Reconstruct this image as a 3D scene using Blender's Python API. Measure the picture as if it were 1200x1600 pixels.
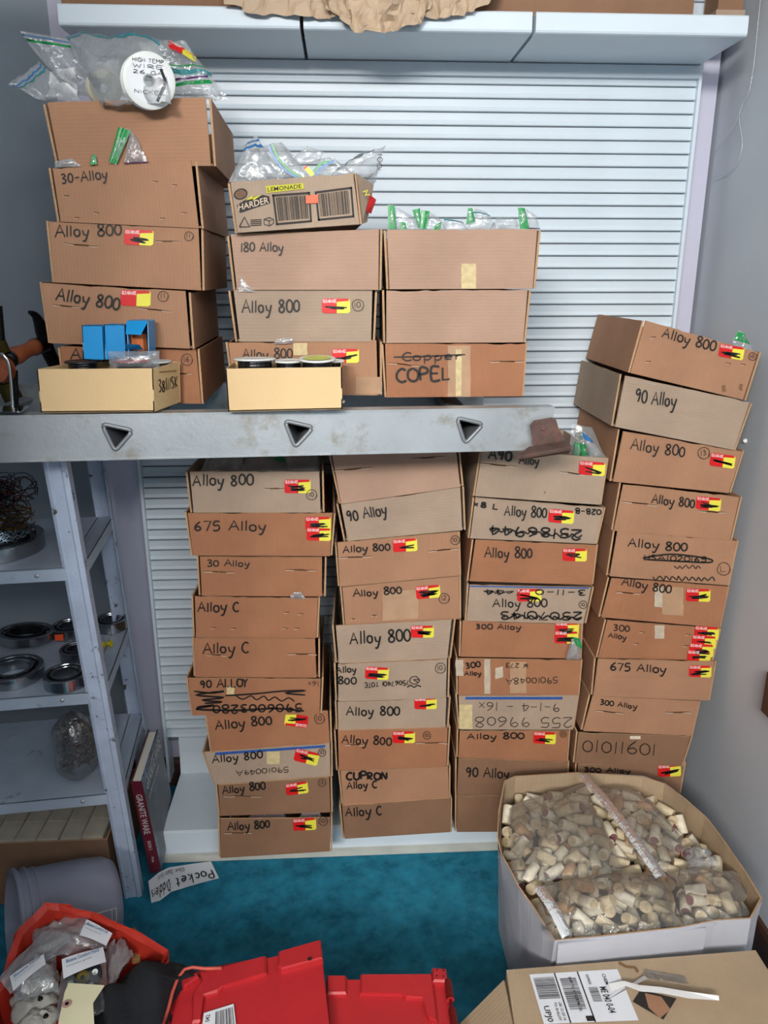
import bpy, bmesh, math, random
from mathutils import Vector, Matrix, noise
random.seed(7)
for o in list(bpy.data.objects): bpy.data.objects.remove(o)
COL = bpy.context.scene.collection
SC = bpy.context.scene
R = math.radians
# ------------------------------------------------------------------ camera
PITCH, YAW, FPX = R(17), R(3), 1200.0
cd = bpy.data.cameras.new('camera'); cam = bpy.data.objects.new('camera', cd); COL.objects.link(cam)
cam.location = (0, 0, 1.6); cam.rotation_euler = (math.pi/2 - PITCH, 0, -YAW)
cd.sensor_fit = 'VERTICAL'; cd.sensor_height = 36; cd.lens = 36*FPX/1600; cd.clip_start = .05
SC.camera = cam
RM = cam.rotation_euler.to_matrix(); CL = Vector((0, 0, 1.6))
# ------------------------------------------------------------------ world, lamps, exposure
w = bpy.data.worlds.new('world'); SC.world = w; w.use_nodes = True
w.node_tree.nodes['Background'].inputs[0].default_value = (.80, .90, 1, 1)
w.node_tree.nodes['Background'].inputs[1].default_value = .32
SC.view_settings.view_transform = 'Standard'; SC.view_settings.look = 'None'
SC.view_settings.gamma = 1; SC.view_settings.use_curve_mapping = False
SC.view_settings.exposure = -.36
def lamp(name, loc, sx, sy, power, col, aim=None):
    l = bpy.data.lights.new(name, 'AREA'); l.shape = 'RECTANGLE'; l.size = sx; l.size_y = sy
    l.energy = power; l.color = col
    o = bpy.data.objects.new(name, l); COL.objects.link(o); o.location = loc
    if aim: o.rotation_euler = (Vector(aim)-Vector(loc)).to_track_quat('-Z', 'Y').to_euler()
    return o
lamp('ceiling_lamp_light', (-.8, -2.2, 2.70), 1.2, .5, 262, (1, .965, .92), (0.25, 2.2, 2.0))
lamp('ceiling_lamp_light', (.8, -1.6, 2.70), 1.2, .5, 66, (.97, .985, 1), (.35, 2.2, 1.7))
# ------------------------------------------------------------------ helpers
def ray(px, py): return RM @ Vector(((px-600)/FPX, (800-py)/FPX, -1))
def P(px, py, Y=None, Z=None, X=None):
    "the world point seen at a pixel of the photograph, on the plane Y=, Z= or X="
    d = ray(px, py)
    t = (Y/d.y) if Y is not None else ((Z-1.6)/d.z if Z is not None else X/d.x)
    return CL + d*t
def hexc(h):
    h = h.lstrip('#'); v = [int(h[i:i+2], 16)/255 for i in (0, 2, 4)]
    return tuple(((c+.055)/1.055)**2.4 if c > .04 else c/12.92 for c in v)
MATS = {}
def N(nt, t, **k):
    n = nt.nodes.new(t)
    for a, b in k.items():
        if a in n.inputs: n.inputs[a].default_value = b
        else: setattr(n, a, b)
    return n
def mat(name, col, rough=.6, metal=0, var=.12, vs=12, bump=0, bs=60, col2=None, lo=.45, hi=.65, spec=.5, coat=0, alpha=1, trans=0):
    "procedural material: base colour broken up by noise, optional second colour in patches, fine bump"
    if name in MATS: return MATS[name]
    m = bpy.data.materials.new(name); m.use_nodes = True; nt = m.node_tree; b = nt.nodes['Principled BSDF']
    c = hexc(col) if isinstance(col, str) else col
    tc = N(nt, 'ShaderNodeTexCoord'); no = N(nt, 'ShaderNodeTexNoise', Scale=vs, Detail=5)
    nt.links.new(tc.outputs['Object'], no.inputs['Vector'])
    mp = N(nt, 'ShaderNodeMapRange'); mp.inputs['To Min'].default_value = 1-var; mp.inputs['To Max'].default_value = 1+var
    mp.inputs['From Min'].default_value = .3; mp.inputs['From Max'].default_value = .7
    nt.links.new(no.outputs['Fac'], mp.inputs['Value'])
    hv = N(nt, 'ShaderNodeHueSaturation'); hv.inputs['Color'].default_value = (*c, 1)
    nt.links.new(mp.outputs[0], hv.inputs['Value']); out = hv.outputs[0]
    if col2:
        n2 = N(nt, 'ShaderNodeTexNoise', Scale=vs*1.7, Detail=8, Roughness=.7); nt.links.new(tc.outputs['Object'], n2.inputs['Vector'])
        m2 = N(nt, 'ShaderNodeMapRange'); m2.inputs['From Min'].default_value = lo; m2.inputs['From Max'].default_value = hi
        nt.links.new(n2.outputs['Fac'], m2.inputs['Value'])
        mx = N(nt, 'ShaderNodeMix', data_type='RGBA'); nt.links.new(m2.outputs[0], mx.inputs['Factor'])
        nt.links.new(out, mx.inputs[6]); mx.inputs[7].default_value = (*hexc(col2), 1); out = mx.outputs[2]
    nt.links.new(out, b.inputs['Base Color'])
    b.inputs['Roughness'].default_value = rough; b.inputs['Metallic'].default_value = metal
    b.inputs['Specular IOR Level'].default_value = spec; b.inputs['Coat Weight'].default_value = coat
    b.inputs['Alpha'].default_value = alpha; b.inputs['Transmission Weight'].default_value = trans
    if bump:
        bn = N(nt, 'ShaderNodeTexNoise', Scale=bs, Detail=6); nt.links.new(tc.outputs['Object'], bn.inputs['Vector'])
        bp = N(nt, 'ShaderNodeBump', Strength=bump, Distance=.004); nt.links.new(bn.outputs['Fac'], bp.inputs['Height'])
        nt.links.new(bp.outputs[0], b.inputs['Normal'])
    MATS[name] = m; return m
def card_mat(tint, flute):
    "corrugated board: UVs are in metres, flutes run along u ('h') or along v ('v')"
    name = 'cardboard_%s_%s' % (tint, flute)
    if name in MATS: return MATS[name]
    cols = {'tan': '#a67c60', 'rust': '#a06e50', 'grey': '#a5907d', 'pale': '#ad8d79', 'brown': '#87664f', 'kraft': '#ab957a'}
    m = bpy.data.materials.new(name); m.use_nodes = True; nt = m.node_tree; b = nt.nodes['Principled BSDF']
    uv = N(nt, 'ShaderNodeUVMap'); tc = N(nt, 'ShaderNodeTexCoord')
    wv = N(nt, 'ShaderNodeTexWave', bands_direction='Y' if flute == 'h' else 'X', Scale=48, Distortion=1.2, Detail=2)
    wv.inputs['Detail Scale'].default_value = .6
    nt.links.new(uv.outputs[0], wv.inputs['Vector'])
    no = N(nt, 'ShaderNodeTexNoise', Scale=9, Detail=6, Roughness=.6); nt.links.new(tc.outputs['Object'], no.inputs['Vector'])
    fi = N(nt, 'ShaderNodeTexNoise', Scale=420, Detail=3); nt.links.new(uv.outputs[0], fi.inputs['Vector'])
    st = N(nt, 'ShaderNodeTexNoise', Scale=3.5, Detail=8, Roughness=.65); nt.links.new(tc.outputs['Object'], st.inputs['Vector'])
    def mul(a, k, o):
        x = N(nt, 'ShaderNodeMath', operation='MULTIPLY_ADD'); nt.links.new(a, x.inputs[0]); x.inputs[1].default_value = k
        if isinstance(o, float): x.inputs[2].default_value = o
        else: nt.links.new(o, x.inputs[2])
        return x.outputs[0]
    v = mul(wv.outputs['Fac'], .03, mul(no.outputs['Fac'], .40, mul(fi.outputs['Fac'], .14, mul(st.outputs['Fac'], .34, .53))))
    hv = N(nt, 'ShaderNodeHueSaturation'); hv.inputs['Color'].default_value = (*hexc(cols[tint]), 1); nt.links.new(v, hv.inputs['Value'])
    nt.links.new(hv.outputs[0], b.inputs['Base Color'])
    b.inputs['Roughness'].default_value = .75; b.inputs['Specular IOR Level'].default_value = .25
    ad = mul(no.outputs['Fac'], 1.5, wv.outputs['Fac'])
    bp = N(nt, 'ShaderNodeBump', Strength=.16, Distance=.001); nt.links.new(ad, bp.inputs['Height']); nt.links.new(bp.outputs[0], b.inputs['Normal'])
    MATS[name] = m; return m
def film_mat(name, col=(1, 1, 1), dens=.12, gloss=.09, milky='#dfe6ea', edge=.35, fres=.8):
    "clear polythene: mostly see-through, sharp highlights, a little milky"
    if name in MATS: return MATS[name]
    m = bpy.data.materials.new(name); m.use_nodes = True; nt = m.node_tree
    nt.nodes.remove(nt.nodes['Principled BSDF']); out = nt.nodes['Material Output']
    tr = N(nt, 'ShaderNodeBsdfTransparent'); tr.inputs[0].default_value = (*col, 1)
    gl = N(nt, 'ShaderNodeBsdfGlossy', Roughness=.13); df = N(nt, 'ShaderNodeBsdfDiffuse'); df.inputs[0].default_value = (*hexc(milky), 1)
    lw = N(nt, 'ShaderNodeLayerWeight', Blend=.35)
    tc = N(nt, 'ShaderNodeTexCoord'); no = N(nt, 'ShaderNodeTexNoise', Scale=38, Detail=4, Distortion=1.5); nt.links.new(tc.outputs['Object'], no.inputs['Vector'])
    bp = N(nt, 'ShaderNodeBump', Strength=.9, Distance=.006); nt.links.new(no.outputs['Fac'], bp.inputs['Height'])
    nt.links.new(bp.outputs[0], gl.inputs['Normal']); nt.links.new(bp.outputs[0], lw.inputs['Normal'])
    m1 = N(nt, 'ShaderNodeMixShader'); m2 = N(nt, 'ShaderNodeMixShader')
    a = N(nt, 'ShaderNodeMath', operation='MULTIPLY_ADD'); nt.links.new(lw.outputs['Facing'], a.inputs[0]); a.inputs[1].default_value = edge; a.inputs[2].default_value = dens
    nt.links.new(a.outputs[0], m1.inputs[0]); nt.links.new(tr.outputs[0], m1.inputs[1]); nt.links.new(df.outputs[0], m1.inputs[2])
    g = N(nt, 'ShaderNodeMath', operation='MULTIPLY_ADD'); nt.links.new(lw.outputs['Fresnel'], g.inputs[0]); g.inputs[1].default_value = fres; g.inputs[2].default_value = gloss
    nt.links.new(g.outputs[0], m2.inputs[0]); nt.links.new(m1.outputs[0], m2.inputs[1]); nt.links.new(gl.outputs[0], m2.inputs[2])
    nt.links.new(m2.outputs[0], out.inputs[0]); MATS[name] = m; return m

class MB:
    "collects faces in world coordinates; build() links them as ONE mesh object"
    def __init__(s): s.v = []; s.f = []; s.uv = []; s.mi = []; s.sm = []
    def face(s, pts, uv=None, mi=0, smooth=False):
        i = len(s.v); s.v += [Vector(p) for p in pts]; s.f.append(tuple(range(i, i+len(pts))))
        s.uv.append(uv or [(0, 0)]*len(pts)); s.mi.append(mi); s.sm.append(smooth); return s
    def grid(s, fn, nu, nv, mi=0, smooth=True, wrap=False, uvs=(1, 1)):
        i = len(s.v); W = nu if wrap else nu+1
        for b in range(nv+1):
            for a in range(W): s.v.append(Vector(fn(a/nu, b/nv)))
        for b in range(nv):
            for a in range(nu):
                a2 = (a+1) % W
                s.f.append((i+b*W+a, i+b*W+a2, i+(b+1)*W+a2, i+(b+1)*W+a))
                s.uv.append([(a/nu*uvs[0], b/nv*uvs[1]), ((a+1)/nu*uvs[0], b/nv*uvs[1]), ((a+1)/nu*uvs[0], (b+1)/nv*uvs[1]), (a/nu*uvs[0], (b+1)/nv*uvs[1])])
                s.mi.append(mi); s.sm.append(smooth)
        return s
    def hexa(s, a, b, mi=0, uv=True):
        "solid between bottom loop a (4 pts) and top loop b (4 pts)"
        def q(p0, p1, p2, p3):
            l = (p1-p0).length; h = (p3-p0).length
            s.face((p0, p1, p2, p3), [(0, 0), (l, 0), (l, h), (0, h)], mi)
        a = [Vector(p) for p in a]; b = [Vector(p) for p in b]
        q(a[3], a[2], a[1], a[0]); q(*b)
        for k in range(4): q(a[k], a[(k+1) % 4], b[(k+1) % 4], b[k])
        return s
    def box(s, c, d, rz=0, mi=0, tilt=None):
        c = Vector(c); x, y, z = [q/2 for q in d]; M = Matrix.Rotation(rz, 3, 'Z')
        if tilt: M = M @ tilt
        f = lambda i, j, k: c + M @ Vector((i*x, j*y, k*z))
        return s.hexa([f(-1, -1, -1), f(1, -1, -1), f(1, 1, -1), f(-1, 1, -1)], [f(-1, -1, 1), f(1, -1, 1), f(1, 1, 1), f(-1, 1, 1)], mi)
    def tube(s, pts, r, n=8, mi=0, closed=False):
        pts = [Vector(p) for p in pts]; m = len(pts); i0 = len(s.v); up = Vector((.13, .21, .97))
        for k, p in enumerate(pts):
            t = (pts[(k+1) % m] if (closed or k < m-1) else p) - (pts[k-1] if (closed or k > 0) else p)
            t.normalize(); a = t.cross(up)
            if a.length < .05: a = t.cross(Vector((1, .2, 0)))
            a.normalize(); b = t.cross(a); rr = r[k] if isinstance(r, (list, tuple)) else r
            for j in range(n):
                an = 2*math.pi*j/n; s.v.append(p + a*math.cos(an)*rr + b*math.sin(an)*rr)
        for k in range(m if closed else m-1):
            for j in range(n):
                a0 = i0+k*n; a1 = i0+((k+1) % m)*n
                s.f.append((a0+j, a0+(j+1) % n, a1+(j+1) % n, a1+j)); s.uv.append([(0, 0)]*4); s.mi.append(mi); s.sm.append(True)
        if not closed:
            for a0 in (i0, i0+(m-1)*n):
                s.f.append(tuple(a0+j for j in range(n))); s.uv.append([(0, 0)]*n); s.mi.append(mi); s.sm.append(False)
        return s
    def lathe(s, prof, M, n=32, mi=0, smooth=True, caps=False):
        "profile [(r, z)...] revolved about local z of matrix M"
        s.grid(lambda u, v: M @ Vector((math.cos(2*math.pi*u)*prof[round(v*(len(prof)-1))][0], math.sin(2*math.pi*u)*prof[round(v*(len(prof)-1))][0], prof[round(v*(len(prof)-1))][1])), n, len(prof)-1, mi, smooth, True)
        return s
    def build(s, name, m, parent=None, loc=None, props=None):
        me = bpy.data.meshes.new(name)
        o = bpy.data.objects.new(name, me); COL.objects.link(o)
        if parent is None and loc is None and s.v:
            xs = [v.x for v in s.v]; ys = [v.y for v in s.v]
            loc = ((min(xs)+max(xs))/2, (min(ys)+max(ys))/2, min(v.z for v in s.v))
        org = Vector(loc) if parent is None else WORLD[parent.name]
        me.from_pydata([v-org for v in s.v], [], s.f)
        for mm in (m if isinstance(m, (list, tuple)) else [m]): me.materials.append(mm)
        uvl = me.uv_layers.new(name='UVMap'); k = 0
        for pi, p in enumerate(me.polygons):
            p.material_index = s.mi[pi]; p.use_smooth = s.sm[pi]
            for q in range(len(p.vertices)): uvl.data[k].uv = s.uv[pi][q]; k += 1
        if parent is None: o.location = org
        else: o.parent = parent
        WORLD[o.name] = org
        if props: put(o, **props)
        return o
WORLD = {}
def put(o, label=None, category=None, group=None, kind=None):
    for a, b in (('label', label), ('category', category), ('group', group), ('kind', kind)):
        if b: o[a] = b
    return o
def thing(name, loc, label, category, group=None, kind=None):
    o = bpy.data.objects.new(name, None); COL.objects.link(o); o.location = loc; o.empty_display_size = .05
    WORLD[o.name] = Vector(loc); return put(o, label, category, group, kind)
def struct(mb, name, m, **k): o = mb.build(name, m, **k); o['kind'] = 'structure'; return o
def nz(x, y, z=0, s=1): return noise.noise(Vector((x*s, y*s, z*s)))
def lerp(a, b, t): return a + (b-a)*t
def bil(c, u, v): return lerp(lerp(c[0], c[1], u), lerp(c[3], c[2], u), v)
# ------------------------------------------------------------------ hand lettering
G = {
'A': '0,0 .38,1 .74,0|.14,.38 .62,.4', 'l': '.08,0 .1,1', 'o': '.28,.62 .08,.5 .06,.18 .26,0 .48,.12 .48,.48 .28,.62', 'y': '.04,.62 .14,.2 .34,.16|.56,.64 .42,.1 .24,-.38 .04,-.34',
'Y': '.04,1 .26,.55|.56,1 .26,.5 .2,-.14', 'O': '.34,.98 .08,.8 .04,.3 .28,.02 .56,.16 .62,.7 .34,.98', 'L': '.08,1 .06,0 .5,.02', 'P': '.1,0 .1,1 .5,.94 .52,.6 .1,.48',
'8': '.52,.88 .26,1 .08,.8 .28,.55 .54,.3 .4,.02 .12,.06 .08,.32 .36,.58 .52,.88', '0': '.3,.96 .08,.7 .08,.24 .3,.02 .54,.22 .54,.72 .3,.96', '1': '.1,0 .14,1', '2': '.06,.8 .3,1 .5,.76 .3,.36 .04,.02 .56,.04',
'3': '.06,.9 .34,.98 .48,.76 .22,.54 .52,.34 .38,.04 .06,.06', '4': '.42,0 .4,1 .04,.36 .6,.36', '5': '.54,.98 .16,.98 .1,.56 .42,.58 .5,.22 .28,.0 .04,.08', '6': '.48,.98 .16,.6 .08,.2 .3,0 .52,.2 .36,.46 .1,.34',
'7': '.04,.96 .54,.98 .24,0', '9': '.5,.84 .24,1 .06,.74 .24,.52 .5,.78 .44,.3 .34,0', 'C': '.58,.86 .34,1 .08,.7 .06,.28 .3,0 .6,.12', 'U': '.08,1 .06,.24 .3,0 .54,.2 .56,1', 'R': '.1,0 .1,1 .48,.9 .46,.56 .12,.5 .56,0',
'N': '.08,0 .1,1 .52,.02 .56,1', 'E': '.54,.98 .1,1 .08,0 .56,.02|.08,.52 .44,.52', 'p': '.08,.6 .1,-.4|.1,.5 .36,.62 .5,.34 .3,.06 .1,.14', 'r': '.08,.58 .1,0|.1,.4 .28,.6 .44,.54', 'e': '.08,.32 .48,.36 .34,.62 .1,.46 .1,.1 .46,.06',
'-': '.06,.42 .5,.44', '_': '.02,.1 .5,.14', 'K': '.08,1 .08,0|.54,.98 .1,.46 .56,.02', 'W': '.04,1 .16,0 .3,.7 .44,0 .6,1', 'c': '.44,.5 .22,.62 .06,.3 .2,.02 .46,.1', 'k': '.08,1 .08,0|.4,.6 .1,.28 .44,0', 't': '.2,.9 .2,.1 .4,.04|.04,.6 .38,.6',
'D': '.08,0 .1,1 .46,.86 .56,.4 .36,.04 .08,0', 'd': '.46,1 .46,0|.46,.2 .24,0 .06,.28 .24,.58 .46,.4', 'i': '.1,.6 .1,0|.1,.82 .11,.85', 's': '.4,.54 .14,.6 .1,.36 .38,.24 .32,.02 .06,.06', 'n': '.08,.6 .08,0|.08,.4 .28,.62 .44,.44 .44,0', 'M': '.04,0 .08,1 .34,.4 .6,1 .64,0',
'T': '.02,1 .56,1|.3,1 .28,0', 'H': '.08,1 .08,0|.54,1 .54,0|.08,.5 .54,.5', 'G': '.56,.84 .32,1 .08,.7 .08,.2 .32,0 .56,.1 .56,.44 .36,.44', 'I': '.1,0 .1,1', 'S': '.5,.9 .2,1 .08,.74 .46,.36 .36,.02 .06,.08', 'B': '.1,0 .1,1 .44,.88 .36,.56 .1,.52 .5,.4 .46,.06 .1,0',
'h': '.08,1 .08,0|.08,.38 .3,.6 .44,.4 .44,0', 'a': '.44,.5 .2,.6 .06,.24 .24,0 .44,.2|.44,.6 .46,0', '(': '.3,1.05 .12,.6 .28,-.1', ')': '.06,1.05 .24,.6 .08,-.1', 'x': '.04,.6 .42,0|.42,.6 .04,0', 'F': '.08,0 .08,1 .5,1|.08,.55 .42,.55', '/': '.02,0 .4,1',
'J': '.46,1 .46,.2 .24,0 .06,.16', 'b': '.08,1 .08,0 .36,.02 .48,.3 .3,.56 .08,.4', 'm': '.05,.6 .05,0|.05,.4 .2,.6 .3,.4 .3,0|.3,.4 .46,.6 .56,.4 .56,0', 'f': '.4,.95 .22,.9 .2,0|.04,.6 .38,.6', 'X': '.04,1 .54,0|.54,1 .04,0', 'u': '.06,.6 .08,.1 .3,0 .44,.2|.44,.6 .46,0'}
GW = {'l': .24, '1': .28, 'i': .24, 'I': .24, 'r': .46, '-': .6, ' ': .45, '(': .36, ')': .36, 't': .44, 'W': .7, 'A': .82, 'M': .74, '_': .55, 'm': .66}
def glyphs(t, jit=.05, rnd=random):
    "polylines of a handwritten string in letter heights"
    x = 0; out = []
    for ch in t:
        if ch in G:
            dy = rnd.uniform(-1, 1)*jit; sc = 1+rnd.uniform(-1, 1)*jit*1.6
            for st in G[ch].split('|'):
                out.append([(x+float(a.split(',')[0])*sc, dy+float(a.split(',')[1])*sc) for a in st.split()])
        x += GW.get(ch, .62) + .06
    return out, x
def smooth_line(p, n=4):
    if len(p) < 3: return p
    q = []
    for k in range(len(p)-1):
        a, b, c, d = p[max(k-1, 0)], p[k], p[k+1], p[min(k+2, len(p)-1)]
        for j in range(n):
            t = j/n
            q.append(tuple(.5*((2*b[i])+(-a[i]+c[i])*t+(2*a[i]-5*b[i]+4*c[i]-d[i])*t*t+(-a[i]+3*b[i]-3*c[i]+d[i])*t**3) for i in (0, 1)))
    return q+[p[-1]]
ANG = 'AWMNKXLETHFIVZ147'
def ribbon(mb, line, wd, mp, mi=0):
    "a pen stroke: flat strip along a 2-D polyline, taken to 3-D by mp"
    L = []
    for a in line:
        if not L or math.hypot(a[0]-L[-1][0], a[1]-L[-1][1]) > 1e-6: L.append(a)
    if len(L) < 2: return
    i0 = len(mb.v); n = len(L)
    for k, p in enumerate(L):
        a = L[max(k-1, 0)]; b = L[min(k+1, n-1)]; dx, dy = b[0]-a[0], b[1]-a[1]; l = math.hypot(dx, dy) or 1
        w = wd*.58*(1 if 0 < k < n-1 else .75)
        mb.v.append(Vector(mp(p[0]-dy/l*w, p[1]+dx/l*w))); mb.v.append(Vector(mp(p[0]+dy/l*w, p[1]-dx/l*w)))
    for k in range(n-1):
        i = i0+2*k; mb.f.append((i, i+1, i+3, i+2)); mb.uv.append([(0, 0)]*4); mb.mi.append(mi); mb.sm.append(False)
def write(mb, text, x0, y0, x1, y1, h, wd, mp, jit=.05, mi=0, sharp=False):
    "write text along the baseline (x0,y0)-(x1,y1); pixel space has y down, so 'up' is the baseline turned left"
    gl, W = glyphs(text, jit); dx, dy = x1-x0, y1-y0; l = math.hypot(dx, dy); ux, uy = dx/l, dy/l; nx, ny = uy, -ux
    for st in gl:
        if not sharp: st = smooth_line(st, 3) if len(st) > 3 else st
        ribbon(mb, [(x0+dx*a/W+nx*h*b, y0+dy*a/W+ny*h*b) for a, b in st], wd, mp, mi)
def ptext(name, s, quad, m, parent, off=Vector((0, 0, 0))):
    "printed lettering: Blender's own font, turned to a mesh and fitted to a world quad (bl, br, tr, tl)"
    cu = bpy.data.curves.new(name, 'FONT'); cu.body = s; cu.resolution_u = 2; cu.offset = .012
    to = bpy.data.objects.new('t', cu); COL.objects.link(to); dg = bpy.context.evaluated_depsgraph_get()
    me = bpy.data.meshes.new_from_object(to.evaluated_get(dg)); bpy.data.objects.remove(to)
    xs = [v.co.x for v in me.vertices]; ys = [v.co.y for v in me.vertices]
    x0, x1, y0, y1 = min(xs), max(xs), min(ys), max(ys); mb = MB()
    for p in me.polygons:
        mb.face([bil(quad, (me.vertices[i].co.x-x0)/(x1-x0), (me.vertices[i].co.y-y0)/(y1-y0))+off for i in p.vertices])
    bpy.data.meshes.remove(me); bpy.data.curves.remove(cu)
    return mb.build(name, m, parent)
INK = mat('black_marker_ink', '#17130f', .55, var=.3); INKF = mat('faint_marker_ink', '#3a2c20', .6, var=.3)
RED = mat('sticker_red', '#d3191c', .4, var=.06); YEL = mat('sticker_yellow', '#e9e04a', .45, var=.06); WHT = mat('sticker_white_print', '#f6e9e6', .5)
SLIT = mat('torn_slit_shadow', '#5b3c26', .9); TORN = mat('torn_board_edge', '#b8936f', .85, var=.2, bump=.5, bs=300)
TAPES = {'masking': mat('masking_tape', '#cdb98a', .6, var=.15, vs=80, bump=.3), 'white': mat('worn_white_tape', '#bfb09b', .5, var=.15, vs=40), 'clear': mat('clear_packing_tape', '#b59274', .18, var=.08, vs=30, bump=.3),
 'blue': mat('blue_edge_print', '#24529b', .6, var=.2, vs=90), 'yellow': mat('yellow_print', '#c9c338', .7), 'orange': mat('orange_price_sticker', '#ff5a2c', .5), 'paper': mat('torn_paper_strip', '#d9cbb6', .7, var=.12, vs=50),
 'brown': mat('brown_stain', '#7c5a3c', .8)}
# ------------------------------------------------------------------ the room
GREYW = mat('grey_wall_paint', '#bfc5cc', .62, var=.05, vs=3, bump=.08, bs=240, spec=.3)
DARKW = mat('left_wall_grey', '#8b949d', .65, var=.06, vs=3, bump=.08, bs=240, spec=.3)  # left wall, a darker grey than the right wall
LAVW = mat('pale_lavender_wall_paint', '#c6c5d6', .65, var=.04, vs=3, spec=.3)
WHITEM = mat('white_enamelled_steel', '#d3dfe8', .36, var=.03, vs=6, bump=.03, bs=300, spec=.45)
CARPET = mat('teal_carpet', '#2f8aa8', .95, var=.32, vs=24, bump=.9, bs=900, col2='#479cb6', lo=.48, hi=.78, spec=.1)
BROWNT = mat('brown_wood_trim', '#4a3026', .5, var=.2, vs=20)
struct(MB().box((.2, -.4, -.05), (4.4, 7, .1)), 'floor', CARPET)
mb = MB(); mb.box((.14, 2.235, 1.4), (1.70, .07, 2.8)); struct(mb, 'wall_back', LAVW)
c = Vector((-.71, 2.2, 0)); e = Vector((-2.0, 2.02, 0)); n = Vector((0, .07, 0)); zz = Vector((0, 0, 2.8))
struct(MB().hexa([e, c, c+n, e+n], [e+zz, c+zz, c+n+zz, e+n+zz]), 'wall_left', DARKW)
struct(MB().box((1.035, -.8, 1.4), (.07, 6.2, 2.8)), 'wall_right', GREYW)
struct(MB().box((.2, -.4, 2.85), (4.4, 7, .1)), 'ceiling', mat('white_ceiling', '#d8d8d4', .8, var=.04))
def baseboard(name, x0, y0, x1, y1, nx, ny):
    mb = MB(); prof = [(0, 0), (.014, 0), (.014, .085), (.009, .098), (0, .1)]
    for k in range(4):
        (a, za), (b, zb) = prof[k], prof[k+1]
        mb.face([(x0+nx*a, y0+ny*a, za), (x1+nx*a, y1+ny*a, za), (x1+nx*b, y1+ny*b, zb), (x0+nx*b, y0+ny*b, zb)])
    mb.face([(x0+nx*a, y0+ny*a, z) for a, z in prof]); mb.face([(x1+nx*a, y1+ny*a, z) for a, z in prof])
    struct(mb, name, BROWNT)
baseboard('baseboard_right', 1.0, -1.8, 1.0, 2.2, -1, 0)
baseboard('baseboard_back', -.71, 2.2, 1.0, 2.2, 0, -1)
# added unseen blocker, keeps the ceiling lamp off the left corner
mb = MB(); mb.box((-1.13, .41, 1.2), (1.1, .62, 2.4))
shade_obj = thing('shade_blocker', (-1.13, .41, 0), 'added unseen grey blocker left of the shelves, shading the left corner', 'light blocker')
GPAINT = mat('grey_shelf_paint', '#7f8a9b', .5, var=.12, vs=9, bump=.15, bs=120, col2='#5a5450', lo=.70, hi=.78)
mb.build('body', GPAINT, shade_obj)
mb = MB(); mb.box((-.865, .094, 1.2), (.52, .012, 2.3)); mb.build('blocker_front', GPAINT, shade_obj); mb = MB(); mb.box((-1.395, .094, 1.2), (.52, .012, 2.3)); mb.build('blocker_front', GPAINT, shade_obj)
# ------------------------------------------------------------------ white display shelving against the back wall
gon = thing('display_shelving', (.16, 2.0, 0), 'white steel display shelving with slatted back panel against the back wall', 'shelving')
SX0, SX1, SY = -.57, .905, 2.14
z = .215; first = None
prof = [(0, .0), (-.0055, .0015), (-.0065, .004), (-.0045, .012), (-.0055, .026), (-.0060, .0285), (-.001, .0292)]
mb = MB()
for k in range(len(prof)-1):
    (a, za), (b, zb) = prof[k], prof[k+1]
    mb.face([(SX0, SY+a, z+za), (SX1, SY+a, z+za), (SX1, SY+b, z+zb), (SX0, SY+b, z+zb)])
for x in (SX0, SX1): mb.face([(x, SY+a, z+b) for a, b in prof])
first = mb.build('slat', WHITEM, gon)
k = 1
while z+.0313*(k+1) < 2.62:
    o = first.copy(); COL.objects.link(o); o.parent = gon; o.location = (0, 0, .0313*k); k += 1
DARKM = mat('dark_gap_steel', '#5d666c', .6)
MB().box(((SX0+SX1)/2, SY+.012, 1.42), (SX1-SX0, .02, 2.44)).build('back_panel', DARKM, gon)
for x in (SX0-.004, SX1+.004): MB().box((x, SY+.012, 1.36), (.008, .06, 2.6)).build('upright', WHITEM, gon)
SHZ = 2.108
def shelf(x0, x1):
    x0 += .004; x1 -= .004; yf = 1.885; mb = MB(); r = .006
    pr = [(SY-.01, SHZ), (SY-.01, SHZ+.012), (yf+.012, SHZ+.042), (yf+.003, SHZ+.042), (yf, SHZ+.039), (yf-.002, SHZ+.006), (yf, SHZ+.002), (yf+.004, SHZ), (yf+.02, SHZ)]
    for k in range(len(pr)):
        (a, za), (b, zb) = pr[k], pr[(k+1) % len(pr)]
        mb.face([(x0, a, za), (x1, a, za), (x1, b, zb), (x0, b, zb)])
    for x in (x0, x1): mb.face([(x, a, b) for a, b in pr])
    s = mb.build('shelf', WHITEM, gon)
    for x in (x0+.003, x1-.003): MB().box((x, 2.0, SHZ+.010), (.004, .22, .018)).build('shelf_bracket', DARKM, s)
for a, b in ((-.592, -.078), (-.078, .425), (.425, .905)): shelf(a, b)
MB().hexa([(SX0, 2.118, SHZ-.03), (SX1, 2.118, SHZ-.03), (SX1, SY, SHZ-.03), (SX0, SY, SHZ-.03)], [(SX0, 2.118, SHZ-.002), (SX1, 2.118, SHZ-.002), (SX1, SY, SHZ-.002), (SX0, SY, SHZ-.002)]).build('rail', WHITEM, gon)
DZ, DY = .093, 1.845
mb = MB(); x0, x1 = -.535, .905
mb.hexa([(x0, DY, .004), (x1, DY, .004), (x1, SY-.012, .004), (x0, SY-.012, .004)], [(x0, DY+.004, DZ-.004), (x1, DY+.004, DZ-.004), (x1, SY-.012, DZ), (x0, SY-.012, DZ)])
mb.hexa([(x0, DY+.004, DZ-.004), (x1, DY+.004, DZ-.004), (x1, SY-.012, DZ-.004), (x0, SY-.012, DZ-.004)], [(x0, DY+.01, DZ), (x1, DY+.01, DZ), (x1, SY-.012, DZ+.0001), (x0, SY-.012, DZ+.0001)])
mb.build('base_deck', WHITEM, gon)
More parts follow.
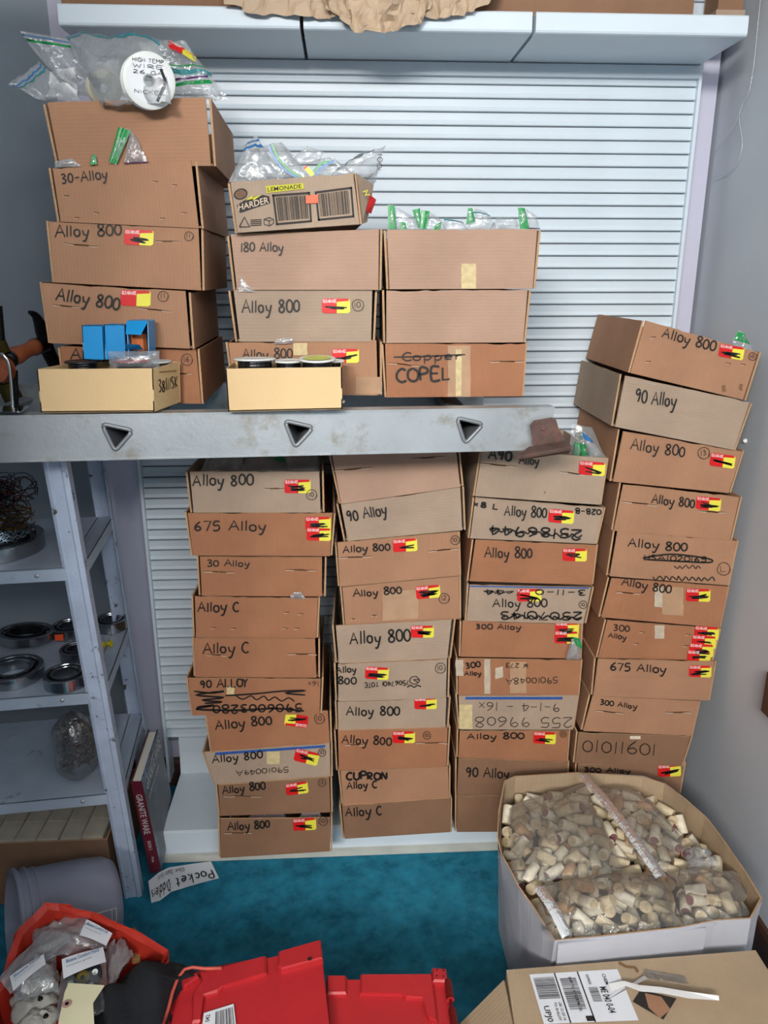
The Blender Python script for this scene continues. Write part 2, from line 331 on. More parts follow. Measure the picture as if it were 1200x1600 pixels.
mb = MB(); mb.face([(x0, SY-.02, DZ), (x1, SY-.02, DZ), (x1, SY-.004, .215), (x0, SY-.004, .215)]); mb.box(((x0+x1)/2, SY, .15), (x1-x0, .02, .13)); mb.build('kick_panel', WHITEM, gon)
MB().box(((x0+x1)/2, DY-.006, .012), (x1-x0, .012, .02)).build('toe_strip', mat('off_white_strip', '#c9c9bf', .5), gon)
# ------------------------------------------------------------------ cartons
def panel(mb, A, B, C, D, inn, t=.0042, n=12, wob=.0016, seed=0, bow=0):
    "one sheet of board: A bl, B br, C tr, D tl on its outer face, inn = direction to the inside"
    inn = Vector(inn); W = (B-A).length; H = (D-A).length; o = []
    for k in range(n+1):
        u = k/n; b = lerp(A, B, u); tt = lerp(D, C, u); d = (nz(u*5.3, seed*3.1)*.7+nz(u*17, seed)*.5)*wob
        if 0 < k < n and nz(u*11, seed+9.5) > .42: d -= wob*1.1
        bw = inn*(bow*math.sin(math.pi*u)*.5)
        o.append((b+inn*0, lerp(b, tt, .5)+bw, tt+(tt-b).normalized()*d))
    for k in range(n):
        for r in (0, 1):
            p = (o[k][r], o[k+1][r], o[k+1][r+1], o[k][r+1]); u0, u1 = k/n*W, (k+1)/n*W
            uv = [(u0, r*H/2), (u1, r*H/2), (u1, (r+1)*H/2), (u0, (r+1)*H/2)]
            mb.face(p, uv); mb.face([q+inn*t for q in reversed(p)], uv[::-1])
        mb.face((o[k][2], o[k+1][2], o[k+1][2]+inn*t, o[k][2]+inn*t), mi=1)
        mb.face((o[k][0], o[k][0]+inn*t, o[k+1][0]+inn*t, o[k+1][0]))
    for k in (0, n):
        for r in (0, 1): mb.face((o[k][r], o[k][r+1], o[k][r+1]+inn*t, o[k][r]+inn*t), mi=1)
NC = [0]
STACK = {'A': 'left stack on the ladder', 'B': 'middle stack on the ladder', 'C': 'right stack on the ladder', 'D': 'first tall stack from left', 'E': 'second tall stack from left',
 'F': 'third tall stack from left', 'G': 'rightmost stack leaning by the grey wall'}
ORD = ['top', 'second', 'third', 'fourth', 'fifth', 'sixth', 'seventh', 'eighth', 'ninth', 'tenth', 'eleventh', 'lowest']
GRP = {'A': 'cartons stacked on the ladder', 'B': 'cartons stacked on the ladder', 'C': 'cartons stacked on the ladder', 'D': 'cartons stacked on the display base', 'E': 'cartons stacked on the display base', 'F': 'cartons stacked on the display base', 'G': 'cartons stacked on the display base'}
COLW = {'tan': 'tan', 'rust': 'orange-tan', 'grey': 'greyish', 'pale': 'pale tan', 'brown': 'brown', 'kraft': 'kraft brown'}
def carton(sid, idx, Y, q, tint, flute, what, dec=(), depth=.375, label=None, gap=None):
    NC[0] += 1; sd = NC[0]; rn = random.Random(sd*17+3)
    TL, TR, BR, BL = [P(x, y, Y=Y) for x, y in q]
    ctr = (BL+BR)/2; base = (ctr.x, Y+depth/2, min(BL.z, BR.z))
    lab = label or '%s open carton %s, %s in the %s' % (COLW[tint], what, ORD[idx], STACK[sid])
    t = thing('cardboard_carton', base, lab, 'carton', GRP[sid])
    m = [card_mat(tint, flute), TORN]; ux = (BR-BL).normalized(); up = (TL-BL).normalized(); up2 = (TR-BR).normalized()
    g = gap if gap is not None else (rn.choice([.0008, .002, .004]), rn.choice([.0008, .002, .005]))
    def edge(p, pt, s, gg): return p + ux*s*gg, pt + ux*s*gg
    a, d = edge(BL, TL, 1, .0042+g[0]); b, c = edge(BR, TR, -1, .0042+g[1])
    mb = MB(); panel(mb, a, b, c, d, (0, 1, 0), seed=sd, n=18, bow=.003); mb.build('front_panel', m, t)
    dv = Vector((0, depth, 0)); k = rn.uniform(.004, .012)
    for s, p, pt in ((-1, BL, TL), (1, BR, TR)):
        fl = ux*s*rn.uniform(0, .003); rise = Vector((0, 0, rn.uniform(-.003, .002)))
        A_, D_ = p+Vector((0, rn.uniform(.0005, .006), 0)), pt+fl+rise
        D_ = D_+Vector((0, A_.y-Y+rn.uniform(0, .004), 0)); B_ = p+dv-ux*s*k; C_ = pt+dv-ux*s*k+rise
        inn = -ux*s
        mb = MB()
        if s < 0: panel(mb, B_, A_, D_, C_, inn, seed=sd+.3, n=8)
        else: panel(mb, A_, B_, C_, D_, inn, seed=sd+.6, n=8)
        mb.build('side_panel', m, t)
    mb = MB(); panel(mb, BR+dv-ux*.014, BL+dv+ux*.014, TL+dv+ux*.014, TR+dv-ux*.014, (0, -1, 0), seed=sd+.8, n=6); mb.build('back_panel', m, t)
    up_ = (TL-BL).normalized(); iy = Vector((0, .006, 0)); bz = up_*.0045
    lo = [BL+ux*.006+iy, BR-ux*.006+iy, BR+dv-ux*.016-iy, BL+dv+ux*.016-iy]
    MB().hexa([p+up_*.0006 for p in lo], [p+bz for p in lo]).build('base_panel', m, t)
    decorate(t, Y, dec, rn)
    return t
def rotq(cx, cy, w, h, a):
    a = math.radians(a); c, s = math.cos(a), math.sin(a)
    return lambda x, y: (cx+x*w*c-y*h*s, cy+x*w*s+y*h*c)
def sticker(t, cx, cy, w, ang, Y=None, mp=None, rn=random, scr=1, k=0, h=None):
    h = h or w*.52
    mp = mp or (lambda x, y, e=0: P(x, y, Y=Y-.0011-e-.0003*k))
    f = rotq(cx, cy, w, h, ang); q = lambda x, y, e=0: mp(*f(x, y), e)
    mb = MB(); r = .07; r2 = r*1.6
    mb.face([q(.03, .5), q(-.5+r, .5), q(-.5, .5-r2), q(-.5, -.5+r2), q(-.5+r, -.5), q(.03, -.5)][::-1], mi=0)
    mb.face([q(.5-r, -.5), q(.5-r, -.5), q(.5, -.5+r2), q(.5, .5-r2), q(.5-r, .5), q(.03, .5), q(.03, -.28), q(.03, -.5)][1:], mi=1)
    mb.face([q(.03, -.28, .0002), q(.03, -.5, .0002), q(.5-r, -.5, .0002), q(.47, -.34, .0002)], mi=0)
    s = mb.build('clearance_sticker', [RED, YEL], t)
    mb = MB(); x0, y0 = f(-.46, -.22); x1, y1 = f(.02, -.22)
    write(mb, 'CLEARANCE', x0, y0, x1, y1, h*.22, w*.017, lambda x, y: mp(x, y, .0004), 0, sharp=True); mb.build('lettering', WHT, s)
    if scr:
        mb = MB(); ln = []
        for i in range(rn.randint(4, 7)):
            ln.append(f((-.30 if i % 2 else .32)+rn.uniform(-.12, .12), rn.uniform(-.08, .34)))
        ribbon(mb, smooth_line(ln), w*.05, lambda x, y: mp(x, y, .0006)); mb.build('pen_scrawl', INK, s)
    return s
def decorate(t, Y, dec, rn):
    ink = MB(); fnt = MB(); sl = MB(); tp = {}; sk = 0; pc = []
    mp = lambda x, y: P(x, y, Y=Y-.0016); mpl = lambda x, y: P(x, y, Y=Y-.0006)
    for d in dec:
        k = d[0]
        if k == 't': write(ink, d[1], *d[2:6], d[6], d[7] if len(d) > 7 else 2.1, mp)
        elif k == 'f': write(fnt, d[1], *d[2:6], d[6], d[7] if len(d) > 7 else 1.1, mp)
        elif k == 's':
            sticker(t, d[1], d[2], d[3], d[4] if len(d) > 4 else 0, Y, rn=rn, scr=d[5] if len(d) > 5 else 1, k=sk); sk += 1
        elif k == 'c':
            x, y, r = d[2], d[3], d[4]
            ribbon(fnt, smooth_line([(x+r*math.cos(a)*(1+rn.uniform(-.1, .1)), y+r*math.sin(a)) for a in [i*.7 for i in range(11)]], 3), 1.0, mp)
            write(fnt, d[1], x-r*.55, y+r*.45, x+r*.6, y+r*.3, r*.95, 1.0, mp)
        elif k == 'l':
            x0, y0, x1, y1 = d[1:5]; n = 7
            pts = [(lerp(x0, x1, i/n), lerp(y0, y1, i/n)+rn.uniform(-.7, .7)) for i in range(n+1)]
            ribbon(sl, pts, 1.0, mpl)
            ribbon(tp.setdefault('paper', MB()), [(a, b+1.1) for a, b in pts[:3]], .7, mpl); ribbon(tp['paper'], [(a, b+1.1) for a, b in pts[-3:]], .7, mpl)
            ribbon(sl, [pts[2], pts[5]], 1.8, mpl)
        elif k == 'd':
            for x, y in d[1:]: ribbon(sl, [(x-4, y), (x+4, y+rn.uniform(-1, 1))], 1.5, mpl); ribbon(tp.setdefault('paper', MB()), [(x-5, y+1.4), (x+1, y+1.5)], .7, mpl)
        elif k == 'z': ribbon(ink, smooth_line(list(d[2])), d[1], mp)
        elif k == 'x':
            x0, y0, x1, y1, am, cnt = d[1:7]
            ribbon(ink, smooth_line([(lerp(x0, x1, i/cnt)+rn.uniform(-2, 2), lerp(y0, y1, i/cnt)+(am if i % 2 else -am)*rn.uniform(.5, 1)) for i in range(cnt+1)], 3), d[7] if len(d) > 7 else 1.6, mp)
        elif k == 'p':
            col, x0, y0, x1, y1 = d[1:6]; sh = d[6] if len(d) > 6 else 0; n = 6
            m_ = MB(); e = .0004+.00025*len(pc); pc.append((m_, col))
            L = [(x0+rn.uniform(-1, 1)*.6, lerp(y0, y1, i/n)) for i in range(n+1)]; Rr = [(x1+rn.uniform(-1, 1)*.6, lerp(y0, y1, i/n)+sh) for i in range(n+1)]
            for i in range(n): m_.face([P(*a, Y=Y-e) for a in (L[i+1], Rr[i+1], Rr[i], L[i])])
    if ink.f: ink.build('handwriting', INK, t)
    if fnt.f: fnt.build('faint_writing', INKF, t)
    if sl.f: sl.build('slit', SLIT, t)['kind'] = 'stuff'
    for m_, c in pc: m_.build('blue_print' if c == 'blue' else 'tape', TAPES[c], t)
    for c, m_ in tp.items():
        if m_.f: m_.build('torn_paper', TAPES[c], t)['kind'] = 'stuff'
def wr(t): return 'marked '+t
M8 = 'marked Alloy 800'
YA = 1.60
carton('A', 0, YA, [(67,160),(329,152),(337,259),(87,261)], 'tan', 'h', 'under bags of wire spools', depth=.38)
carton('A', 1, YA-.004, [(75,262),(306,251),(318,357),(88,346)], 'tan', 'v', 'marked 30 Alloy', [('t','30-Alloy',96,287,170,278,16),('d',(243,283),(273,289),(104,306),(120,340),(151,332),(254,341),(288,332))], depth=.38)
carton('A', 2, YA, [(72,346),(315,357),(319,454),(81,441)], 'tan', 'v', 'marked Alloy 800', [('t','Alloy 800',86,371,192,367,18,2.3),('s',217,371,46,3),('c','11',295,369,7),('l',100,380,154,385),('l',243,377,280,377)], depth=.38, label='tan open carton marked Alloy 800 just below the one marked 30 Alloy')
carton('A', 3, YA-.006, [(59,442),(297,455),(304,545),(74,536)], 'tan', 'v', M8, [('t','Alloy 800',87,468,187,485,19,2.8),('s',212,466,47,2,0),('c','11',255,463,8),('l',82,476,124,480),('l',215,481,268,487)], depth=.38, label='tan open carton marked Alloy 800 with an unmarked clearance sticker, behind the blue boxes')
carton('A', 4, YA+.012, [(89,541),(310,546),(318,631),(100,628)], 'rust', 'v', '', [('t','Alloy',110,562,168,563,16,2.6),('c','16',292,562,9),('l',270,585,300,583)], depth=.37, label='lowest tan carton of the left ladder stack, circled 16, behind small box')
YB = 1.63
carton('B', 1, YB-.006, [(354,366),(597,358),(596,453),(364,453)], 'pale', 'h', 'marked 180 Alloy', [('t','180 Alloy',376,393,444,393,14)])
carton('B', 2, YB, [(357,453),(588,453),(586,534),(367,534)], 'grey', 'h', M8, [('t','Alloy 800',378,488,470,487,20,2.4),('s',525,478,44,0),('c','10',559,477,9)], label='greyish carton marked Alloy 800 under the 180 Alloy carton', gap=(.006, .004))
carton('B', 3, YB+.002, [(353,536),(595,532),(597,618),(363,616)], 'tan', 'v', M8, [('t','Alloy 800',379,561,458,560,15,2),('p','masking',458,536,480,555),('s',540,556,42,0),('p','clear',556,589,597,616)], label='tan carton marked Alloy 800 with taped patches, bottom of the middle ladder stack')
YC = 1.63
carton('C', 0, YC-.006, [(600,359),(844,358),(837,451),(604,452)], 'pale', 'h', 'with green-zip bags and a tape square', [('p','masking',721,412,744,451)], label='pale tan open carton full of green-zip bags, top of the right ladder stack')
carton('C', 1, YC, [(599,454),(829,453),(822,535),(599,536)], 'pale', 'h', 'with a plain blank front', label='pale tan carton with a plain blank front, directly above the COPEL carton')
carton('C', 2, YC+.002, [(598,537),(825,537),(819,619),(601,621)], 'rust', 'v', 'marked COPEL', [('t','Copper',628,564,723,562,12,2),('z',2,[(615,558),(660,557),(727,554)]),('t','COPEL',619,597,708,593,20,3.4),('p','clear',700,540,735,620),('p','masking',712,546,721,619),('l',606,567,657,572),('l',765,565,820,564)])
YD = 1.745
carton('D', 0, YD+.004, [(291,737),(505,737),(507,801),(297,801)], 'grey', 'v', M8, [('t','Alloy 800',301,759,397,758,17,2.5),('s',465,760,41,0),('c','10',487,773,8),('l',412,763,446,763)], label='greyish carton marked Alloy 800 with bags inside, just below the ladder')
carton('D', 1, YD, [(290,802),(523,802),(519,869),(298,868)], 'rust', 'v', 'marked 675 Alloy', [('t','675 Alloy',303,829,418,829,15,2.3),('s',497,818,40,0,1),('s',498,835,38,2,1)])
carton('D', 2, YD+.006, [(307,870),(509,871),(509,932),(310,931)], 'rust', 'v', 'marked 30 Alloy', [('t','30 Alloy',323,885,392,885,10,1.7),('l',318,893,367,894),('l',445,890,494,891)])
carton('D', 3, YD, [(299,932),(500,935),(497,997),(301,996)], 'rust', 'v', 'marked Alloy C', [('t','Alloy C',309,956,375,955,15,2.4),('d',(448,957),(470,959),(334,981),(365,982),(446,981),(464,982))])
carton('D', 4, YD, [(300,997),(498,998),(500,1059),(302,1058)], 'rust', 'v', 'marked Alloy C', [('t','Alloy C',317,1021,390,1020,16,2.2),('l',322,1023,354,1024),('l',449,1022,495,1022)])
carton('D', 5, YD-.008, [(291,1060),(505,1061),(503,1116),(298,1118)], 'rust', 'v', 'marked 90 Alloy over scribbled lines', [('p','masking',354,1072,366,1085),('t','90 ALLOY',313,1075,389,1072,12,2.2),('f','16x',498,1064,478,1066,8),('z',2.4,[(303,1080),(330,1083),(350,1080),(305,1086),(350,1090),(315,1094),(347,1097),(320,1099)]),('z',2.2,[(352,1087),(400,1084),(440,1080),(478,1079),(445,1083),(477,1086)]),('x',370,1090,462,1093,4,9,1.8),('t','5906003280',472,1100,330,1102,13,2.2),('z',2.8,[(308,1105),(335,1102),(306,1108),(370,1110),(430,1107),(475,1111)])], label='orange-tan carton marked 90 Alloy over black scribbled lines, in the first tall stack')
carton('D', 6, YD, [(320,1119),(516,1111),(519,1160),(328,1174)], 'rust', 'v', M8, [('t','Alloy 800',337,1141,427,1131,14,2.2),('s',463,1126,36,188),('c','10',499,1123,8)], label='orange-tan carton marked Alloy 800 with an upside-down clearance sticker')
carton('D', 7, YD-.006, [(316,1176),(519,1161),(520,1213),(333,1226)], 'grey', 'v', M8, [('p','blue',336,1176,508,1180,-12),('t','Alloy 800',332,1192,412,1184,12,2),('p','masking',417,1174,437,1194),('s',479,1183,38,14),('c','10',503,1176,6),('f','59010049A',451,1198,367,1204,8)], label='greyish carton marked Alloy 800 with blue printed edge and masking tape')
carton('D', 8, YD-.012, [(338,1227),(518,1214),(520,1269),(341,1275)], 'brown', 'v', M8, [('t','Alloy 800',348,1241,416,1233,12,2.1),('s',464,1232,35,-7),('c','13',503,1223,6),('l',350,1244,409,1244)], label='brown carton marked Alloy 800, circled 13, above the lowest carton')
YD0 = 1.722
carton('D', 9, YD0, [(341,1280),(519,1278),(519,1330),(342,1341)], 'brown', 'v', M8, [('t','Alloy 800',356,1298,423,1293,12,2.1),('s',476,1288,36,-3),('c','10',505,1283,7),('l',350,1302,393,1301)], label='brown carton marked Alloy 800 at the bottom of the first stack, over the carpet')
YE = 1.775
carton('E', 0, YE, [(514,703),(717,688),(725,760),(530,788)], 'pale', 'v', 'with a blank front under the ladder rail', [('l',520,736,582,730),('l',644,717,694,713)], label='pale tan carton with a blank front directly under the ladder rail')
carton('E', 1, YE+.006, [(526,789),(725,761),(728,828),(537,846)], 'grey', 'h', 'marked 90 Alloy', [('t','90 Alloy',544,816,606,803,17,2.4)], gap=(.006, .005))
carton('E', 2, YE, [(524,848),(719,831),(721,899),(528,917)], 'tan', 'v', M8, [('t','Alloy 800',536,864,611,860,11,2.2),('s',633,852,38,-3),('c','10',711,844,7),('l',528,872,582,869),('l',669,861,718,857)], label='tan open carton marked Alloy 800, third in the second tall stack')
carton('E', 3, YE+.004, [(531,918),(720,900),(721,967),(536,977)], 'tan', 'v', M8, [('p','clear',598,925,653,970,-4),('t','Alloy 800',552,933,629,927,11,2.2),('s',669,925,38,-5),('c','12',694,935,8),('l',548,967,556,967),('l',580,962,590,961)], label='tan open carton marked Alloy 800 and circled 12')
carton('E', 4, YE-.004, [(519,978),(712,968),(705,1029),(524,1037)], 'grey', 'h', M8, [('t','Alloy 800',547,1007,643,1002,19,2.5),('s',660,987,36,0)], label='greyish carton with large Alloy 800 lettering, fifth in the second tall stack', gap=(.005, .006))
carton('E', 5, YE-.01, [(523,1038),(704,1030),(702,1091),(524,1096)], 'grey', 'v', 'marked Alloy 800 on two lines', [('t','Alloy',526,1052,558,1050,10,2),('t','800',528,1069,558,1069,11,2),('s',589,1052,37,4),('t','75067401 T0TE',640,1063,568,1067,7,1.3),('c','10',688,1044,8),('z',1.2,[(656,1063),(650,1057),(642,1059),(641,1066),(649,1069),(656,1063),(646,1062),(653,1066)]),('z',1.6,[(636,1074),(642,1071),(647,1074),(652,1071),(658,1073)])], label='greyish carton marked Alloy 800 on two lines beside an upside-down printed number')
carton('E', 6, YE, [(524,1097),(703,1091),(701,1137),(525,1141)], 'grey', 'v', M8, [('t','Alloy 800',541,1118,626,1118,14,2.2),('s',665,1099,35,0)], label='greyish carton marked Alloy 800, seventh in the second tall stack')
carton('E', 7, YE-.004, [(523,1142),(703,1137),(701,1198),(525,1204)], 'rust', 'v', M8, [('t','Alloy 800',534,1161,613,1165,13,2),('s',631,1152,35,0),('c','10',667,1149,6),('l',539,1164,570,1164),('l',650,1161,700,1161)], label='orange-tan carton marked Alloy 800 directly above the one marked CUPRON')
carton('E', 8, YE+.004, [(529,1205),(703,1198),(704,1251),(534,1258)], 'tan', 'v', 'marked CUPRON Alloy C', [('t','CUPRON',541,1218,606,1218,11,2.8),('t','Alloy C',542,1233,590,1231,11,2.1)])
carton('E', 9, YE, [(531,1259),(706,1247),(706,1300),(535,1311)], 'brown', 'v', 'marked Alloy C', [('t','Alloy C',540,1276,598,1273,14,2.2)])
YF = 1.80
carton('F', 0, YF-.03, [(751,702),(952,716),(941,789),(739,775)], 'grey', 'v', 'marked A90 Alloy', [('t','A90',763,717,800,721,15,3),('t','Alloy',811,725,843,727,13,2),('s',925,732,41,5),('l',748,724,808,729),('l',875,737,917,742),('p','brown',850,768,852,771)], depth=.35, label='greyish carton marked A90 Alloy with bags behind the rusty ladder foot')
carton('F', 1, YF-.01, [(739,777),(946,793),(934,850),(731,841)], 'grey', 'v', 'marked Alloy 800 over struck-out numbers', [('t','x8 L',740,790,780,797,8,2.6),('t','Alloy 800',788,805,855,809,16,2.1),('s',877,807,40,5),('t','02B-B',940,797,898,794,8,2),('t','25186944',910,828,762,820,15,2.6),('x',764,828,908,838,3,22,2.2)], depth=.35, label='greyish carton marked Alloy 800 over struck-out numbers, directly below the A90 Alloy carton')
carton('F', 2, YF-.004, [(738,843),(935,852),(928,914),(729,908)], 'rust', 'h', M8, [('t','Alloy 800',757,871,833,872,16,2.1),('s',898,867,38,2)], depth=.34, label='orange-tan carton marked Alloy 800, third in the third tall stack')
carton('F', 3, YF-.008, [(731,914),(929,918),(917,975),(726,970)], 'grey', 'v', 'marked Alloy 800 between struck-out numbers', [('p','blue',732,915,920,917,3),('t','3-11-0 7-44',916,922,755,920,9,1.8),('x',757,925,800,926,2,8),('s',827,930,38,0),('t','Alloy 800',770,949,856,948,13,2),('t','25070143',910,957,779,955,12,2.2),('x',790,963,908,966,3,18,2.4),('c','10',911,945,6)], depth=.34, label='greyish carton marked Alloy 800 between two rows of struck-out numbers')
carton('F', 4, YF, [(720,970),(912,976),(909,1029),(717,1026)], 'rust', 'v', 'marked 300 Alloy with two stickers', [('t','300 Alloy',743,983,815,984,8,1.8),('s',886,982,37,3),('s',885,996,37,2)], depth=.34, label='orange-tan carton marked 300 Alloy with two stickers and a bag corner hanging out')
carton('F', 5, YF-.006, [(713,1029),(911,1032),(906,1086),(713,1086)], 'rust', 'v', 'marked 300 Alloy with tape and an upside-down number', [('p','white',712,1031,724,1056),('p','white',757,1030,766,1084),('p','white',774,1044,786,1061,-3),('p','clear',797,1034,822,1083),('t','300',728,1045,752,1041,9,2),('t','Alloy',726,1056,753,1055,7,1.8),('f','59010048A',872,1058,789,1060,9,1.3),('f','W 273',825,1037,789,1036,7,1.3)], depth=.34, label='orange-tan carton marked 300 Alloy with worn tape and an upside-down number')
carton('F', 6, YF-.002, [(713,1087),(907,1086),(898,1140),(716,1140)], 'grey', 'v', 'with blue edge and upside-down pen numbers', [('p','blue',727,1089,879,1093),('p','masking',717,1101,738,1139),('f','9-1-4 - 16x',875,1099,744,1097,13,1.2),('f','255 99608',895,1121,740,1121,15,1.2)], depth=.34, label='greyish carton with blue top edge, yellow tape and upside-down pen numbers')
carton('F', 7, YF, [(715,1142),(892,1142),(888,1190),(713,1184)], 'rust', 'v', M8, [('t','Alloy 800',730,1155,820,1154,9,2),('s',851,1153,35,3),('c','10',880,1147,5)], depth=.34, label='orange-tan carton marked Alloy 800, eighth in the third tall stack')
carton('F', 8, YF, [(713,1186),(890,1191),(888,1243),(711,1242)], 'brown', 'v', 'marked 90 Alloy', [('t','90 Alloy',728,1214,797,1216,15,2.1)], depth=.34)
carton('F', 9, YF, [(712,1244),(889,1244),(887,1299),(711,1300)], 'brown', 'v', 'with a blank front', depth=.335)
YG = 1.775
carton('G', 0, YG, [(1006,500),(1190,552),(1166,626),(982,582)], 'tan', 'v', M8, [('t','Alloy 800',1034,527,1118,549,16,2.2),('s',1143,550,39,10),('c','10',1176,557,6),('d',(1021,527),(1013,565),(1138,567),(1161,569)),('p','brown',1128,602,1134,612),('p','brown',1155,600,1160,610)], depth=.345, label='tan carton marked Alloy 800 tilted on top of the stack by the grey wall')
carton('G', 1, YG-.005, [(972,586),(1175,629),(1150,704),(956,666)], 'grey', 'h', 'marked 90 Alloy', [('t','90 Alloy',992,628,1057,636,20,2.2)], depth=.35, label='tilted greyish carton marked 90 Alloy, second in the stack by the grey wall')
carton('G', 2, YG+.004, [(969,673),(1165,706),(1144,771),(953,752)], 'tan', 'v', M8, [('t','Alloy 800',985,702,1071,714,17,2),('s',1129,720,39,8),('c','13',1100,708,9)], depth=.34, label='tan carton marked Alloy 800 and circled 13, under the tilted 90 Alloy carton')
carton('G', 3, YG, [(971,757),(1159,777),(1144,845),(956,829)], 'tan', 'v', M8, [('t','Alloy 800',1018,786,1086,794,14,2),('s',1107,787,39,6),('l',971,783,1028,790),('l',1092,798,1134,801)], depth=.345, label='tan carton marked Alloy 800 mid-front right, fourth in the stack by the wall')
carton('G', 4, YG-.003, [(960,830),(1154,846),(1141,915),(948,900)], 'tan', 'v', 'marked Alloy 800 above struck-out lines and circled L', [('t','Alloy 800',981,854,1075,862,13,2.2),('t','HSA1020165',1006,875,1106,878,8,1.6),('z',2.2,[(1004,872),(1050,866),(1107,873),(1108,879),(1060,877),(1006,874)]),('x',1054,886,1095,886,3,9,1.3),('x',1020,903,1118,905,4,19,1.6),('c','L',1131,889,10)], depth=.345, label='tan carton marked Alloy 800 above struck-out lines and a circled L')
carton('G', 5, YG, [(951,903),(1141,917),(1128,981),(935,964)], 'rust', 'v', M8, [('p','clear',1034,916,1068,960,2),('p','white',1023,917,1035,948,1),('t','Alloy 800',971,914,1049,928,13,2.1),('s',1091,930,38,2),('l',962,925,1000,928)], depth=.345, label='orange-tan carton marked Alloy 800 with worn tape down its front')
carton('G', 6, YG+.004, [(946,969),(1127,983),(1115,1032),(931,1028)], 'rust', 'v', 'marked 300 Alloy', [('p','white',1023,977,1038,998),('t','300',958,985,985,987,10,1.6),('t','Alloy',950,996,979,1000,8,1.6),('d',(1004,987),(994,1005),(1075,991),(1072,1009)),('s',1104,989,38,5),('s',1100,1003,38,5),('s',1096,1016,38,5),('s',1092,1026,36,4)], depth=.34, label='orange-tan carton marked 300 Alloy with a column of four clearance stickers')
carton('G', 7, YG-.006, [(931,1030),(1119,1034),(1110,1095),(924,1087)], 'tan', 'h', 'marked 675 Alloy', [('t','675 Alloy',953,1047,1042,1052,12,2.1),('s',1094,1049,35,2)], depth=.345, label='tan carton marked 675 Alloy in the stack by the grey wall')
carton('G', 8, YG, [(923,1087),(1097,1096),(1084,1150),(908,1142)], 'tan', 'v', 'marked 300 Alloy', [('t','300 Alloy',937,1101,996,1108,8,1.7),('l',931,1110,974,1115),('l',1040,1113,1080,1113)], depth=.345, label='tan carton marked 300 Alloy above the one numbered 01011601')
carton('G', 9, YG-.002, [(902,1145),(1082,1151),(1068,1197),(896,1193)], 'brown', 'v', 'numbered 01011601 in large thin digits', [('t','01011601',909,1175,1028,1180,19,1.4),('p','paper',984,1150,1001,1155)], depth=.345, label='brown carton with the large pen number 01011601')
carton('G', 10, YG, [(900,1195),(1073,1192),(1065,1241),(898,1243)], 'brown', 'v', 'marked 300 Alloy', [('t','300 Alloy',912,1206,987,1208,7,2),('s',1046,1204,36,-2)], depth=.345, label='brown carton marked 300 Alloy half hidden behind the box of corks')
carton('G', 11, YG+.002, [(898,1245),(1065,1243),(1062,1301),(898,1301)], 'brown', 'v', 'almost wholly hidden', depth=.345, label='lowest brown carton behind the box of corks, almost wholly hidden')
# ------------------------------------------------------------------ ladder lying flat, carrying the upper cartons
ALU = mat('weathered_aluminium', '#b0b5b8', .42, .45, var=.12, vs=7, bump=.12, bs=90, col2='#857458', lo=.53, hi=.76)
ALUD = mat('dull_aluminium', '#8d9195', .5, .5, var=.15, vs=12)
RUST = mat('rusty_steel', '#5b4640', .75, .2, var=.3, vs=30, bump=.5, bs=150, col2='#7a5040', lo=.5, hi=.7)
lad = thing('ladder', (-.2, 1.7, 1.25), 'grey metal ladder lying flat as a shelf, triangular rung ends in its rail', 'ladder')
LA, LB = P(-260, 653, Y=1.43), P(866, 636, Y=1.56)
ux = (LB-LA).normalized(); RL = (LB-LA).length; rot = Matrix((ux, Vector((0, 1, 0)), Vector((-ux.z, 0, ux.x)))).transposed()
RH = .090; RT = LA.z   # rail height
def L2W(x, y, z): return LA + ux*x + Vector((0, y, 0)) + Vector((-ux.z, 0, ux.x))*z
def px_on_rail(px): return (P(px, 680, Y=1.5)-LA).dot(ux)
RX = [px_on_rail(x) for x in (-90, 189, 468, 742)]
tri = [(-.026, .022), (.026, .009), (-.008, -.028)]
def rtri(sc, r=.007, n=5):
    out = []
    for i in range(3):
        p0, p1, p2 = [Vector(tri[(i+j-1) % 3])*sc for j in range(3)]
        a = p1+(p0-p1).normalized()*r*1.4; b = p1+(p2-p1).normalized()*r*1.4
        for k in range(n): t = k/(n-1); out.append((a*(1-t)**2+p1*2*t*(1-t)+b*t*t))
    return out
def rail(yf, name='rail', holes=True, x1=None, rz=0.0):
    x1 = x1 or RL
    cu = bpy.data.curves.new('c', 'CURVE'); cu.dimensions = '2D'; cu.fill_mode = 'BOTH'; cu.extrude = .0012
    def spl(pts):
        s = cu.splines.new('POLY'); s.points.add(len(pts)-1)
        for i, p in enumerate(pts): s.points[i].co = (p[0], p[1], 0, 1)
        s.use_cyclic_u = True
    spl([(0, -RH), (x1-.045, -RH), (x1-.035, -RH*.8), (x1-.001, -RH*.45), (x1, 0), (0, 0)])
    if holes:
        for x in RX: spl([(x+p.x, -RH*.47+p.y) for p in rtri(1)])
    co = bpy.data.objects.new('c', cu); COL.objects.link(co); dg = bpy.context.evaluated_depsgraph_get()
    me = bpy.data.meshes.new_from_object(co.evaluated_get(dg)); bpy.data.objects.remove(co)
    mb = MB()
    for p in me.polygons: mb.face([L2W(me.vertices[i].co.x, yf-me.vertices[i].co.z, me.vertices[i].co.y) for i in p.vertices])
    for z, a, b in ((-.0015, 0, x1), (-RH+.0015, 0, x1-.055)):
        mb.hexa([L2W(a, yf-.003, z-.0016), L2W(b, yf-.003, z-.0016), L2W(b, yf+.036, z-.0016), L2W(a, yf+.036, z-.0016)], [L2W(a, yf-.003, z+.0016), L2W(b, yf-.003, z+.0016), L2W(b, yf+.036, z+.0016), L2W(a, yf+.036, z+.0016)])
    return mb.build(name, ALU, lad)
rail(0.0)
BR_ = .43
